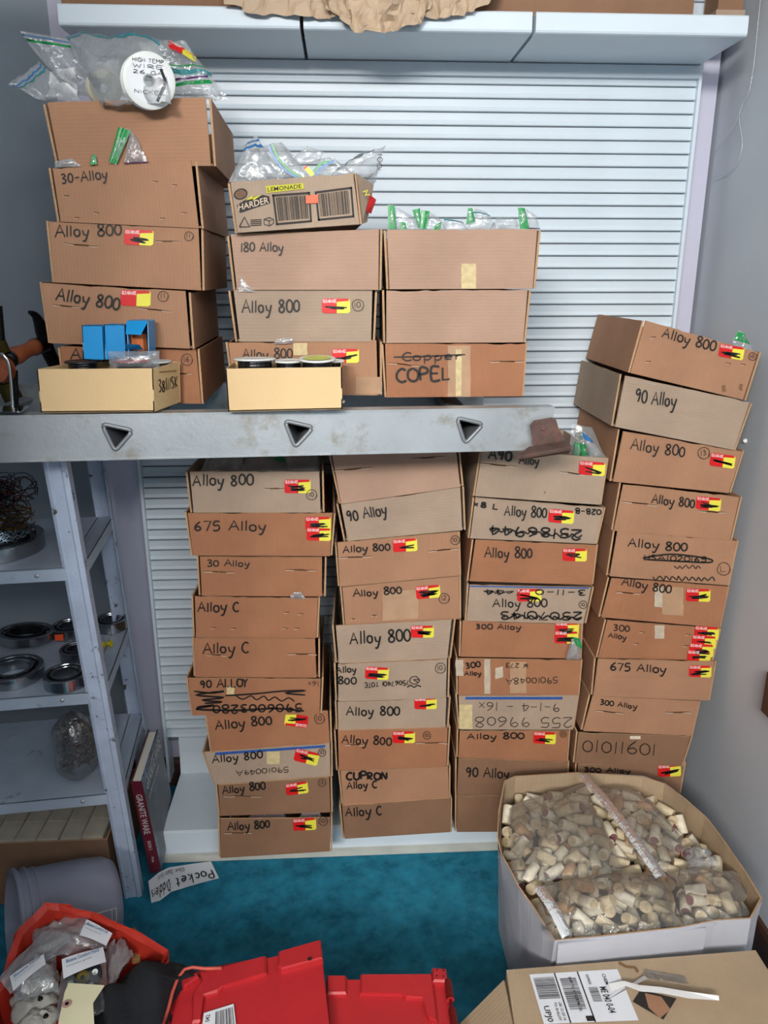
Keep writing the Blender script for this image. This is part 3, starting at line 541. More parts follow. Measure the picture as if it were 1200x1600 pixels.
mb = MB(); mb.hexa([L2W(0, BR_, -RH), L2W(RL-.07, BR_, -RH), L2W(RL-.07, BR_+.03, -RH), L2W(0, BR_+.03, -RH)], [L2W(0, BR_, 0), L2W(RL-.07, BR_, 0), L2W(RL-.07, BR_+.03, 0), L2W(0, BR_+.03, 0)]); mb.build('rail', ALU, lad)
for x in RX:
    mb = MB(); o1 = [(p.x, p.y) for p in rtri(1.0)]; n = len(o1)
    mb.grid(lambda u, v: L2W(x+o1[round(u*n) % n][0], -.001+v*BR_, -RH*.47+o1[round(u*n) % n][1]), n, 1, wrap=True)
    o2 = [(p.x*1.13, p.y*1.13) for p in rtri(1.02)]
    mb.grid(lambda u, v: L2W(x+o2[round(u*n) % n][0], .002+v*BR_, -RH*.47+o2[round(u*n) % n][1]), n, 1, wrap=True)
    rg = mb.build('rung', ALUD, lad)
    MB().tube([L2W(x+p.x*1.1, -.0025, -RH*.47+p.y*1.1) for p in rtri(1.0)], .0042, 8, closed=True).build('rung_rim', ALUD, rg)
# rusty swivelling foot at the rail's right end
ft = MB(); q = lambda x, y, dy=0: P(x, y, Y=1.545+dy)
def plate(mb, pts, y0, y1):
    a = [q(x, y, y0) for x, y in pts]; b = [q(x, y, y1) for x, y in pts]
    mb.face(a[::-1]); mb.face(b)
    for i in range(len(pts)): j = (i+1) % len(pts); mb.face((a[i], a[j], b[j], b[i]))
plate(ft, [(832, 690), (828, 664), (834, 657), (862, 652), (869, 656), (873, 670), (884, 688), (882, 693), (834, 698)], -.004, .003)
mb2 = MB()
A_ = [q(826, 698, -.004), q(884, 688, -.004), q(893, 697, -.034), q(809, 712, -.034)]; dn = Vector((0, 0, -.005))
mb2.hexa([p+dn for p in (A_[3], A_[2], A_[1], A_[0])], [A_[3], A_[2], A_[1], A_[0]])
B_ = [q(808, 712, -.03), q(893, 697, -.03), q(889, 702, .03), q(815, 713, .03)]
mb2.hexa([p+dn*1.6 for p in B_], B_)
fo = ft.build('foot_bracket', RUST, lad); mb2.build('foot_pad', RUST, lad)
MB().tube([q(849, 668, -.010), q(849, 668, .006)], .0055, 10).build('rivet', RUST, fo)
# ------------------------------------------------------------------ grey steel shelf unit on the left
su = thing('steel_shelf_unit', (-.95, 1.75, 0), 'grey painted steel shelf unit with chipped posts at the left edge', 'shelf unit')
CHIP = mat('chipped_grey_post', '#bac6da', .5, .1, var=.10, vs=16, bump=.2, bs=150, col2='#4a4038', lo=.60, hi=.66)
a6 = R(6); uX = Vector((math.cos(a6), math.sin(a6), 0)); uY = Vector((-math.sin(a6), math.cos(a6), 0)); lean = Vector((-.008, -.14, 1.25))/1.25
def U(p0, x, y, z): return p0 + uX*x + uY*y + lean*z
PF = P(222, 1400, Z=0); PF = PF + Vector((0, .0, 0))
PB = PF + uY*.375
ztop = 1.244
def post(p0, name='post', w=.046, d=.032, flip=1):
    prof = [(-w+.0, .012), (-w, 0), (-w+.007, -.004), (-w+.011, 0), (-.014, 0), (-.010, -.004), (0, 0), (0, d), (-.003, d), (-.003, .003), (-w, .003)]
    mb = MB(); n = len(prof)
    mb.grid(lambda u, v: U(p0, prof[round(u*n) % n][0], prof[round(u*n) % n][1]*flip, ztop*v), n, 12, smooth=False, wrap=True)
    mb.face([U(p0, a, b*flip, ztop) for a, b in prof]); return mb.build(name, CHIP, su)
WL = .92
post(PF); post(PB + uX*.0, flip=-1)
post(PF-uX*WL); post(PB-uX*WL, flip=-1)
SHELFP = mat('scuffed_shelf_paint', '#b0bccb', .45, .1, var=.12, vs=10, bump=.15, bs=80, col2='#5d5349', lo=.60, hi=.74)
SUZ = (.363, .669, .996)
def ush(z):
    mb = MB(); D = .375; lip = .03; g = .006
    c0 = [U(PF, -WL, -.003, z), U(PF, -.04, -.003, z), U(PF, -.04, D, z), U(PF, -WL, D, z)]
    t = Vector((0, 0, .0025)); c0 = [Vector((p.x, p.y, z)) for p in c0]
    c0[1] = c0[1]; mb.hexa([p-t for p in c0], c0)
    r1 = [Vector((p.x, p.y, z)) for p in (U(PF, -.042, .004, z), U(PF, -.003, .004, z), U(PF, -.003, D-.004, z), U(PF, -.042, D-.004, z))]
    mb.hexa([p-t for p in r1], r1)
    f = [c0[0], c0[1], c0[1]+uY*.002, c0[0]+uY*.002]; mb.hexa([p-Vector((0, 0, lip)) for p in f], f)
    s = [r1[1]-uX*.002, r1[1], r1[2], r1[2]-uX*.002]; mb.hexa([p-Vector((0, 0, lip)) for p in s], s)
    o = mb.build('shelf', SHELFP, su)
    for x in (.06, .5): mb = MB(); p = c0[1]-uX*x-Vector((0, 0, .015)); mb.lathe([(.001, .003), (.004, .002), (.0055, 0)], Matrix.Translation(p-uY*.001) @ Matrix.Rotation(math.pi/2, 4, 'X'), 10); mb.build('bolt', ALU, o)
for z in SUZ: ush(z)
mb = MB(); tp = [Vector((p.x, p.y, ztop)) for p in (U(PF, -WL, 0, ztop), U(PF, 0, 0, ztop), U(PF, 0, .375, ztop), U(PF, -WL, .375, ztop))]
mb.hexa([p for p in tp], [p+Vector((0, 0, .003)) for p in tp]); mb.build('top_plate', SHELFP, su)
# ------------------------------------------------------------------ bearings
STEEL = mat('polished_steel', '#9a9da0', .18, .95, var=.1, vs=20); DSTEEL = mat('dark_oiled_steel', '#2b2c2e', .3, .8, var=.2); BALL = mat('bright_steel_ball', '#d8dadc', .08, 1, var=.02)
def bearing(px, py, z, rpx, lab, h=.030, tilt=(0, 0), dark=False):
    c = P(px, py, Z=z+h); r = rpx/FPX*(-(RM.inverted() @ (c-CL)).z)
    M = Matrix.Translation(Vector((c.x, c.y, z))) @ Matrix.Rotation(tilt[0], 4, 'X') @ Matrix.Rotation(tilt[1], 4, 'Y')
    if tilt != (0, 0): M = Matrix.Translation((0, 0, r*abs(math.sin(tilt[0]))+r*abs(math.sin(tilt[1])))) @ M
    t = thing('ball_bearing', M.translation, lab, 'bearing', 'loose ball bearings on the shelves')
    s = .0015
    mb = MB(); mb.lathe([(r-.002, 0), (r, s), (r, h-s), (r-s, h), (r*.84, h), (r*.82, h-.002), (r*.82, h*.75), (r*.86, h*.5), (r*.82, h*.25), (r*.82, 0), (r-.002, 0)], M, 64, smooth=False); mb.build('outer_ring', STEEL, t)
    mb = MB(); mb.lathe([(r*.68, 0), (r*.66, h*.3), (r*.64, h*.5), (r*.66, h*.7), (r*.68, h), (r*.56, h), (r*.545, h-s), (r*.545, s), (r*.56, 0), (r*.68, 0)], M, 56, smooth=False); mb.build('inner_ring', DSTEEL if dark else STEEL, t)
    mb = MB(); mb.lathe([(r*.81, h*.78), (r*.69, h*.78), (r*.69, h*.3), (r*.81, h*.3)], M, 40); cg = mb.build('ball_cage', DSTEEL, t)
    n = 10; b0 = None
    for k in range(n):
        a = 2*math.pi*(k+.3)/n; p = M @ Vector((math.cos(a)*r*.75, math.sin(a)*r*.75, h*.62))
        if b0 is None:
            mb = MB(); q_ = r*.078; mb.grid(lambda u, v: p+Vector((math.cos(6.2832*u)*math.sin(math.pi*v), math.sin(6.2832*u)*math.sin(math.pi*v), math.cos(math.pi*v)))*q_, 10, 6, wrap=True)
            b0 = mb.build('ball', BALL, t); bp0 = p
        else:
            o = b0.copy(); COL.objects.link(o); o.parent = t; o.location = p-bp0
    return t
Z2 = SUZ[1]
bearing(173, 966, Z2, 25, 'steel ball bearing at the back right corner of the middle shelf, right of the post')
b2 = bearing(108, 976, Z2, 27, 'steel ball bearing with an orange price tag, back row of the middle shelf')
bearing(40, 992, Z2, 41, 'large tilted steel ball bearing, left in the back row of the middle shelf', .024, (R(-6), R(4)), True)
bearing(119, 1012, Z2, 25, 'steel ball bearing half hidden behind the front post on the middle shelf')
bearing(20, 1042, Z2, 45, 'large steel ball bearing at the front left of the middle shelf', .028)
b6 = bearing(103, 1050, Z2, 34, 'steel ball bearing with twisted wire on its rim, front right of middle shelf')
def tagq(parent, pts, Y, m, name, off=0):
    mb = MB(); mb.face([P(x, y, Y=Y) for x, y in pts][::-1]); return mb.build(name, m, parent)
bt = b2.location; tagq(b2, [(85, 992), (99, 991), (99, 1001), (86, 1001)], bt.y-.052, TAPES['orange'], 'price_tag')
MB().tube([P(114+i*3, 1044-4*math.sin(i*1.1), Z=Z2+.036) for i in range(6)], .0012, 5).build('wire_twist', mat('brass_wire', '#8a6a35', .35, .9), b6)
mb = MB(); cc = P(166, 1011, Z=Z2); mb.grid(lambda u, v: cc+Vector(((u-.5)*.03+nz(u*9, v*9, 1)*.012, (v-.5)*.022, .008+nz(u*8, v*8, 3)*.02)), 6, 5, smooth=False)
mb.build('crumpled_tape', mat('yellow_tape_scrap', '#cdb91e', .5), props=dict(label='crumpled scrap of yellow tape beside the shelf post', category='tape scrap'))
# big bearing on the upper shelf with a heap of wire goods on it
bb = bearing(-10, 838, SUZ[2], 73, 'largest steel ball bearing on the upper shelf, under the heap of metal clips', .034)
bc = bb.location; zb = SUZ[2]+.036
def wreath(name, lab, cat, z0, z1, r0, r1, n, m, lw, seg, rn, curl=.6):
    mb = MB()
    for i in range(n):
        a = rn.uniform(0, 6.283); rr = rn.uniform(r0, r1); z = rn.uniform(z0, z1); L = lw*rn.uniform(.7, 1.2)
        pts = []
        for k in range(seg+1):
            t = k/seg; aa = a + (t-.5)*L/rr; pts.append(Vector((bc.x+math.cos(aa)*rr*(1+.05*math.sin(t*6+i)), bc.y+math.sin(aa)*rr*.9, z+(.006*math.sin(t*9*curl+i)+rn.uniform(-.002, .002)))))
        mb.tube(pts, rn.uniform(.0011, .002), 5)
    return mb.build(name, m, props=dict(label=lab, category=cat, kind='stuff'))
rn = random.Random(5)
wreath('metal_clips', 'heap of silvery metal clips and hooks on the largest bearing', 'clips', zb, zb+.022, .045, .088, 150, mat('zinc_wire', '#a9bdc9', .22, .9), .05, 5, rn, 2)
wreath('brass_pins', 'heap of brass pins above the silvery clips', 'pins', zb+.024, zb+.055, .035, .098, 120, mat('aged_brass', '#9c7436', .35, .85, var=.3, vs=40), .05, 1, rn)
mb = MB()
for i in range(90):
    a = rn.uniform(0, 6.283); rr = rn.uniform(.02, .085); c_ = Vector((bc.x+math.cos(a)*rr, bc.y+math.sin(a)*rr*.8, zb+rn.uniform(.06, .11))); ra = rn.uniform(.02, .05); ax = rn.uniform(0, 6.28); ti = rn.uniform(.3, 1.4)
    Mx = Matrix.Translation(c_) @ Matrix.Rotation(ax, 4, 'Z') @ Matrix.Rotation(ti, 4, 'X')
    mb.tube([Mx @ Vector((math.cos(s*.5)*ra, math.sin(s*.5)*ra, 0)) for s in range(rn.randint(7, 12))], rn.uniform(.0007, .0013), 4, mi=0 if i % 4 else 1)
mb.build('wire_tangle', [mat('dark_enamel_wire', '#15100e', .35, .5), mat('copper_enamel_wire', '#5d2614', .35, .7)], props=dict(label='tangle of dark and copper-red wire loops on top of the brass pins', category='wire', kind='stuff'))
# ------------------------------------------------------------------ bags
FILM = film_mat('clear_polythene'); FILM2 = film_mat('milky_polythene', dens=.20, gloss=.10); FILMT = film_mat('thin_clear_polythene', dens=.03, gloss=.05)
ZG = mat('green_zip_strip', '#0d8a43', .35, var=.15, vs=60); ZB = mat('blue_zip_strip', '#2b6ba5', .35, var=.15, vs=60); ZT = mat('teal_zip_strip', '#2a7f86', .35, var=.15, vs=60); ZP = mat('purple_zip_line', '#5d2b6b', .4); ZW = film_mat('frosted_zip_strip', dens=.38, gloss=.14)
NB = [0]
def bag(c, lab, zips=((.90, .97, ZG),), bulge=.02, wr_=.006, seed=None, film=None, nu=14, nv=14, group='zip bags in and on the cartons', parent=None, name='zip_bag', stick=None, cat='plastic bag'):
    "two crumpled films between four corners c = bl, br, tr, tl (world); zip strips run across near v"
    NB[0] += 1; sd = seed or NB[0]; c = [Vector(p) for p in c]; n = (c[1]-c[0]).cross(c[3]-c[0]).normalized()
    if n.dot(CL-c[0]) < 0: n = -n
    def S(u, v, s, e=0):
        p = bil(c, u, v); env = (4*u*(1-u))**.5*(4*v*(1-v))**.5 if 0 < u < 1 and 0 < v < 1 else 0
        w_ = (noise.noise(Vector((u*3.1+sd, v*3.3, s)))*.8+noise.noise(Vector((u*9+sd, v*7, s*2)))*.35)*wr_
        ridge = abs(noise.noise(Vector((u*5+v*3+sd*2, v*2-u, 4))))*wr_*1.2
        return p + n*(s*bulge*.5*env + w_*1.5 + ridge + e) + (c[1]-c[0]).normalized()*w_*.5
    mb = MB(); mb.grid(lambda u, v: S(u, v, 1), nu, nv); mb.grid(lambda u, v: S(u, v, -1), nu, nv)
    if parent: o = mb.build(name, film or FILM, parent)
    else:
        o = mb.build(name, film or FILM); put(o, lab, cat, group)
    for z in zips:
        mz = MB(); v0, v1, m_ = z; mz.grid(lambda u, v: S(u, lerp(v0, v1, v), 1, .0012), nu, 1); mz.build('zip_strip', m_, o)
    if stick:
        u0, v0, w0, ang = stick
        f = lambda x, y, e=0: S(u0+(x*math.cos(ang)-y*math.sin(ang)), v0-(x*math.sin(ang)+y*math.cos(ang)), 1, .002+e)
        sticker(o, 0, 0, w0, 0, mp=f, h=w0*.5, scr=0)
    return o
def pq(Y, *pts):
    out = []
    for p in pts: out.append(P(p[0], p[1], Y=p[2] if len(p) > 2 else Y))
    return out
# bags and wire spools on the top-left carton
bag(pq(1.66, (75, 158), (135, 162, 1.7), (60, 95, 1.66), (12, 132, 1.6)), 'clear zip bag with blue and green zip drooping left off the top-left carton', ((.86, .90, ZT), (.94, .965, ZB)), .03, .008)
bag(pq(1.74, (110, 150), (200, 152), (110, 62, 1.74), (30, 48, 1.72)), 'clear zip bag fanned up and left behind the top-left spools', ((.84, .88, ZG), (.93, .95, ZB)), .03, .010)
bag(pq(1.56, (160, 166, 1.585), (268, 163, 1.535), (250, 64, 1.60), (102, 55, 1.74)), 'clear zip bag wrapped over the white spool on the top-left carton', ((.90, .94, ZT), (.96, .975, ZB)), .05, .010, nu=18, nv=18)
bag(pq(1.72, (262, 155), (358, 158), (290, 66, 1.75), (215, 68, 1.75)), 'clear zip bag with a yellow and red clearance sticker on the top-left carton', ((.38, .47, ZT), (.52, .54, ZG)), .03, .009, stick=(.78, .80, .42, R(38)))
bag(pq(1.69, (272, 156), (345, 156), (322, 112), (262, 122)), 'clear green-zipped bag at the right end of the top-left carton', ((.55, .70, ZG), (.8, .86, ZP)), .02, .009)
def spool(c, axis, r, w, m, mlab, lab, group='wire spools', core=None, hub=.16, cap=.0, name='wire_spool', text=None):
    c = Vector(c); axis = Vector(axis).normalized(); M = Matrix.Translation(c) @ axis.to_track_quat('Z', 'Y').to_matrix().to_4x4()
    t = thing(name, c, lab, 'spool', group)
    for s in (0, 1):
        z0 = (w-.0028)*s
        mb = MB(); mb.lathe([(r*hub, z0), (r*.96, z0), (r, z0+.0008), (r, z0+.002), (r*.96, z0+.0028), (r*hub, z0+.0028), (r*hub, z0)], M, 40); f = mb.build('flange', m, t)
    mb = MB(); mb.lathe([(r*hub, 0), (r*hub, w)], M, 20); mb.build('hub', m, t)
    mb = MB(); mb.lathe([(r*.8, .003), (r*.8, w-.003)], M, 40); mb.build('winding', core or STEEL, t)
    if mlab:
        mb = MB(); mb.lathe([(r*(hub+.05), w+.0004), (r*.78, w+.0004)], M, 36, smooth=False); l = mb.build('paper_label', mlab, t)
        if text:
            mt = MB()
            for k, tx in enumerate(text): write(mt, tx, -r*.6, -r*(.62-.2*k) if k < 3 else r*(.2*k-.35), r*.6, -r*(.62-.2*k) if k < 3 else r*(.2*k-.35), r*.12, r*.02, lambda x, y: M @ Vector((x, -y, w+.0010)))
            ribbon(mt, [(r*.25, -r*.68), (r*.62, 0), (r*.45, r*.45)], r*.12, lambda x, y: M @ Vector((x, y, w+.0010)))
            mt.build('printing', INK, l)
    return t
WPL = mat('white_plastic', '#e4e6e2', .35, var=.03); CPL = mat('cloudy_plastic', '#b9b7aa', .3, var=.08); LAB = mat('white_paper_label', '#e9eaee', .6, var=.04)
spool(P(229, 128, Y=1.575), CL-P(228, 128, Y=1.6)+Vector((.3, 0, .1)), .046, .03, WPL, LAB, 'white wire spool with printed paper label in a bag on the top-left carton', text=['HIGH TEMP', 'WIRE', '26 GA', '', 'NICKEL'], hub=.2)
spool(P(160, 138, Y=1.69), CL-P(160, 135, Y=1.7)+Vector((.25, 0, 0)), .032, .03, CPL, None, 'smaller cloudy plastic spool left of the white spool, top-left carton', core=mat('pale_wire', '#8f8674', .5, .3), hub=.25)
for i, (q4, l) in enumerate((([(75, 150, 1.72), (122, 155, 1.72), (118, 104, 1.74), (78, 112, 1.74)], 'white folded paper inside the drooping bag on the top-left carton'), ([(152, 118, 1.71), (190, 128, 1.70), (185, 92, 1.74), (150, 98, 1.74)], 'white folded paper behind the white spool in the top-left carton bags'))):
    cc = pq(1.7, *q4); mb = MB(); mb.grid(lambda u, v: bil(cc, u, v)+Vector((0, nz(u*4, v*4, i)*.012, 0)), 6, 6, smooth=False); mb.build('folded_paper', LAB, props=dict(label=l, category='paper'))
# green zips sticking out under the top-left carton (held in the 30 Alloy carton)
def peek(pts, Y, lab, zw=.3, m_=None, side=0, seed=None, group='zip bags in and on the cartons'):
    return bag(pq(Y, *pts), lab, ((1-zw, .985, m_ or ZG), (1-zw-.10, 1-zw-.05, ZP)), .012, .003, seed, nu=8, nv=10, group=group)
bag(pq(YA-.008, (182, 258), (170, 254), (186, 198), (205, 203)), 'green-zipped clear bag corner standing in front of the top-left carton', ((.02, .98, ZG),), .006, .002)
bag(pq(YA-.007, (194, 256), (232, 254), (212, 212), (203, 204)), 'clear bag film beside the green zip in front of the top-left carton', ((.0, .03, ZP),), .010, .004)
bag(pq(YA-.008, (140, 258), (152, 257), (150, 243), (145, 240)), 'small dark green zip corner left of the taller green one', ((.02, .98, ZG),), .004, .001)
bag(pq(YA-.007, (86, 262), (128, 260), (112, 247), (86, 252)), 'white-edged clear bag lip at the left edge of the 30 Alloy carton', (), .008, .003, film=FILM2)
# lemonade carton on the middle stack, with its bags
YL = 1.60
lem = carton('B', 0, YL, [(356,285),(556,271),(566,350),(367,364)], 'grey', 'v', '', [('z',3.0,[(424,297),(424,297)])], label='drinks carton printed LEMONADE with barcodes, top of the middle ladder stack', depth=.21, gap=(.001, .001))
def lq(x0, y0, x1, y1, x2, y2, x3, y3, e=.0016): return [P(x, y, Y=YL-e) for x, y in ((x0, y0), (x1, y1), (x2, y2), (x3, y3))]
PRT = mat('dark_print', '#2a2522', .7); PYE = mat('yellow_print_ink', '#c6c02c', .7)
k5 = lambda a, b: (340+a/4.286, 190+b/4.286)
mb = MB(); mb.face([P(*k5(*p), Y=YL-.0012) for p in ((330, 478), (578, 450), (572, 412), (322, 432))]); mb.build('yellow_patch', PYE, lem)
ptext('lettering', 'LEMONADE', [P(*k5(*p), Y=YL-.0016) for p in ((336, 470), (562, 446), (560, 418), (334, 440))], PRT, lem)
mb = MB(); mb.face([P(*k5(*p), Y=YL-.0012) for p in ((150, 612), (128, 560), (190, 520), (300, 490), (345, 500), (352, 545), (300, 560))]); mb.build('logo_panel', PRT, lem)
ptext('lettering', 'HARDER', [P(*k5(*p), Y=YL-.0018) for p in ((140, 596), (345, 545), (338, 502), (138, 556))], mat('cream_print', '#c9b49c', .7), lem)
mb = MB(); mb.face([P(*k5(*p), Y=YL-.0014) for p in ((185, 528), (240, 490), (232, 512), (300, 488), (235, 530), (240, 515))]); mb.build('lightning_print', PYE, lem)
mb = MB(); cx, cy = 154, 485
mb.face([P(*k5(cx+math.cos(a)*46+math.sin(a)*8, cy-math.sin(a)*38), Y=YL-.0012) for a in [i*.2618 for i in range(24)]]); mb.build('oval_print', PRT, lem)
mb = MB(); mb.face([P(*k5(cx+math.cos(a)*36+math.sin(a)*6, cy-math.sin(a)*28), Y=YL-.0015) for a in [i*.2618 for i in range(24)]])
mb.build('oval_print', card_mat('brown', 'v'), lem)
mb = MB(); [ribbon(mb, [k5(120+i*2, 470+i*11), k5(188-i*3, 464+i*11)], .8, lambda x, y: P(x, y, Y=YL-.0018)) for i in range(4)]; mb.build('fine_print', PRT, lem)
for i, (x0, y0, x1, y1, x2, y2, x3, y3) in enumerate(((365, 488, 618, 470, 632, 672, 392, 694), (650, 468, 900, 436, 916, 640, 672, 664))):
    f = [Vector(p) for p in ((x3, y3), (x2, y2), (x1, y1), (x0, y0))]; mb = MB(); W_ = .05
    g = lambda u, v, e=.0013: P(*k5(*bil(f, u, v)), Y=YL-e)
    for (a, b, c_, d_) in ((0, 1, 0, W_*1.3), (0, 1, 1-W_*1.3, 1), (0, W_, 0, 1), (1-W_, 1, 0, 1)): mb.face([g(a, c_), g(b, c_), g(b, d_), g(a, d_)])
    fr = mb.build('barcode_frame', PRT, lem)
    mb = MB(); rb = random.Random(i); u = .09
    while u < .9:
        w_ = rb.choice([.006, .011, .018, .024]); mb.face([g(u, .13), g(u+w_, .13), g(u+w_, .9), g(u, .9)]); u += w_+rb.choice([.008, .014, .02])
    o = mb.build('barcode_bars', PRT, fr); o['kind'] = 'stuff'
mb = MB(); mb.face([P(x, y, Y=YL-.003) for x, y in ((478, 306), (497, 304), (497, 317), (478, 318))][::-1]); mb.build('price_sticker', TAPES['orange'], lem)
mb = MB(); ribbon(mb, [k5(*p) for p in ((146, 704), (180, 640), (214, 704), (146, 706))], 2.2, lambda x, y: P(x, y, Y=YL-.0014))
[ribbon(mb, [k5(220, 660+i*12), k5(295, 656+i*12)], 1.6, lambda x, y: P(x, y, Y=YL-.0014)) for i in range(4)]
ribbon(mb, [k5(*p) for p in ((310, 655), (345, 642), (374, 655), (374, 682), (345, 698), (312, 688), (310, 655), (345, 665), (374, 655), (345, 665), (345, 698))], 1.2, lambda x, y: P(x, y, Y=YL-.0014)); mb.build('handling_symbols', PRT, lem)
sf = [P(566, 350, Y=YL+.001), P(574, 347, Y=YL+.05), P(584, 289, Y=YL+.05), P(556.5, 271, Y=YL+.001)]; mb = MB(); mb.hexa(sf, [p+Vector((-.001, .004, 0)) for p in sf]); mb.build('side_flap', card_mat('grey', 'v'), lem)
mb = MB(); mb.face([P(572, 331, Y=YL+.02), P(580, 334, Y=YL+.045), P(588, 312, Y=YL+.048), P(578, 304, Y=YL+.03)]); mb.build('red_label', RED, lem)
mb = MB(); ribbon(mb, [(567, 300), (574, 297), (571, 305), (578, 304)], 2.2, lambda x, y: P(x, y, Y=YL+.012)); mb.build('yellow_bolt', PYE, lem)
bag(pq(1.63, (357, 285), (445, 282), (400, 212, 1.66), (385, 225, 1.65)), 'milky zip bag standing at the left end of the lemonade carton', ((.72, .78, ZB), (.86, .9, ZB)), .03, .006, film=FILM2)
bag(pq(1.64, (370, 282), (485, 280), (440, 222, 1.66), (398, 232, 1.66)), 'milky zip bag with a curved blue-green zip on the lemonade carton', (), .03, .006, film=FILM2)
def zipcurve(parent, pts, Y, w, m_):
    mb = MB(); ribbon(mb, smooth_line(pts, 6), w, lambda x, y: P(x, y, Y=Y)); return mb.build('zip_strip', m_, parent)
o = bag(pq(1.66, (445, 282), (490, 282), (450, 232), (420, 225)), 'clear bag folded behind the curved zip on the lemonade carton', (), .02, .006)
zipcurve(o, [(419, 226), (428, 245), (444, 265), (468, 279)], 1.628, 3.2, ZB); zipcurve(o, [(425, 226), (434, 245), (450, 264), (473, 278)], 1.627, 3, ZG)
o = bag(pq(1.65, (488, 276), (560, 276), (520, 245), (500, 248)), 'clear zip bag with a yellow sticker edge on the lemonade carton', (), .02, .006)
zipcurve(o, [(492, 273), (505, 260), (522, 251)], 1.625, 3.4, ZB); zipcurve(o, [(488, 270), (500, 257), (514, 251)], 1.624, 3, ZG); zipcurve(o, [(478, 262), (484, 268), (489, 274)], 1.622, 6, YEL); zipcurve(o, [(474, 264), (480, 259)], 1.621, 3, RED)
bag(pq(1.68, (440, 262), (498, 256), (506, 238), (480, 228)), 'small milky bag peak at the middle of the lemonade carton', (), .015, .004, film=FILM2)
o = bag(pq(1.66, (515, 276), (583, 290, 1.72), (602, 226, 1.66), (545, 252, 1.66)), 'milky plastic bag end marked 1001 leaning right off the lemonade carton', (), .035, .006, film=FILM2)
mb = MB(); write(mb, '1001', 590, 240, 588, 268, 8, 1.0, lambda x, y: P(x, y, Y=1.637)); mb.build('lettering', INKF, o)
# green zips in the right ladder stack's top carton
for i, (pts, l) in enumerate((
 ([(606, 358), (620, 358), (616, 320), (606, 320)], 'tall green zip at the left end of the top right carton'),
 ([(624, 362), (636, 362), (634, 348), (626, 346)], 'short green zip beside the tall one in the top right carton'),
 ([(653, 356), (659, 357), (656, 325), (644, 328)], 'pointed green zip left of centre in the top right carton'),
 ([(656, 358), (665, 358), (672, 330), (658, 328)], 'green zip corner tucked beside the pointed one'),
 ([(674, 360), (688, 360), (690, 346), (680, 352)], 'low green zip near the middle of the top right carton'),
 ([(728, 352), (742, 346), (738, 325), (731, 325)], 'upright green zip right of centre in the top right carton'),
 ([(812, 358), (827, 358), (820, 325), (809, 324)], 'tall green zip at the right end of the top right carton'))):
    bag(pq(YC+.012+.004*(i % 3), *pts), l, ((.01, .99, ZG),), .004, .001, nu=6, nv=8, group='green zip bags in the top right carton')
for i, (pts, l, zs) in enumerate((
 ([(603, 362), (660, 362), (645, 338), (618, 322)], 'clear crumpled bag at the left end of the top right carton', ()),
 ([(655, 362), (700, 362), (690, 345), (672, 330)], 'clear crumpled bag left of centre in the top right carton', ()),
 ([(692, 362), (735, 362), (722, 346), (694, 340)], 'clear bag with a slanting teal zip in the top right carton', ((.82, .93, ZT),)),
 ([(728, 360), (778, 358), (762, 332), (742, 326)], 'clear crumpled bag right of centre in the top right carton', ((.80, .86, ZT),)),
 ([(765, 358), (812, 358), (806, 342), (776, 340)], 'clear flat bag right of centre in the top right carton', ()),
 ([(820, 358), (843, 358), (838, 338), (822, 326)], 'clear bag film behind the rightmost green zip', ((.0, .06, ZP),)))):
    bag(pq(YC+.03+.01*(i % 3), *pts), l, zs, .02, .005, nu=10, nv=10, group='green zip bags in the top right carton')
# others
bag(pq(YB-.009, (372, 455), (398, 456), (386, 444), (376, 432)), 'small clear bag corner poking out under the 180 Alloy carton', (), .004, .002, nu=6, nv=6)
bag(pq(YB-.003, (428, 538), (459, 537), (456, 528), (432, 529)), 'small clear bag lip above the lowest middle carton', (), .004, .003, nu=6, nv=6)
for pts, l, zs in (([(312, 740), (380, 742), (372, 712), (320, 716)], 'dark clear bag at the left of the carton just below the ladder', ()), ([(375, 742), (452, 742), (436, 714), (385, 708)], 'clear bag with a green zip in the carton just below the ladder', ((.4, .6, ZG),)), ([(440, 742), (500, 742), (498, 712), (450, 714)], 'silvery clear bag at the right of the carton just below the ladder', ())):
    cc = pq(YD+.06, *pts); cc[2].y += .1; cc[3].y += .1; bag([p+Vector((0, 0, .0)) for p in cc], l, zs, .03, .010)
for i, (pts, l, zs) in enumerate((([(888, 722), (948, 722), (925, 668), (893, 662)], 'clear crumpled bag in the carton behind the ladder foot', ()), ([(893, 716), (906, 716), (908, 692), (898, 690)], 'green zip bag corner right of the ladder foot', ((.02, .98, ZG),)), ([(908, 716), (924, 716), (914, 690), (907, 694)], 'second green zip bag corner right of the ladder foot', ((.25, .95, ZG),)), ([(922, 718), (948, 718), (918, 680), (908, 672)], 'blue-edged clear bag right of the ladder foot', ((.7, .95, ZB),)), ([(902, 684), (910, 688), (908, 666), (903, 666)], 'green zip tip at the back of the A90 Alloy carton', ((.02, .98, ZG),)))):
    bag(pq(YF-.012+.012*(i % 3)+(.06 if i in (0, 4) else 0), *pts), l, zs, .014, .004, nu=9, nv=9)
bag(pq(YF-.013, (884, 1030), (906, 1030), (908, 1000), (893, 998)), 'clear bag with a green zip hanging from the 300 Alloy carton', (), .022, .003, film=FILM2)
bag(pq(YF-.028, (900, 1008), (910, 1014), (905, 997), (895, 995)), 'green zip strip of the bag hanging from the 300 Alloy carton', ((.02, .98, ZG),), .004, .001, nu=6, nv=6)
bag(pq(YG+.05, (1140, 545), (1180, 556), (1163, 520), (1152, 516)), 'clear bag with green zip tip rising behind the tilted top carton', ((.5, .95, ZG),), .01, .003, nu=8, nv=8)
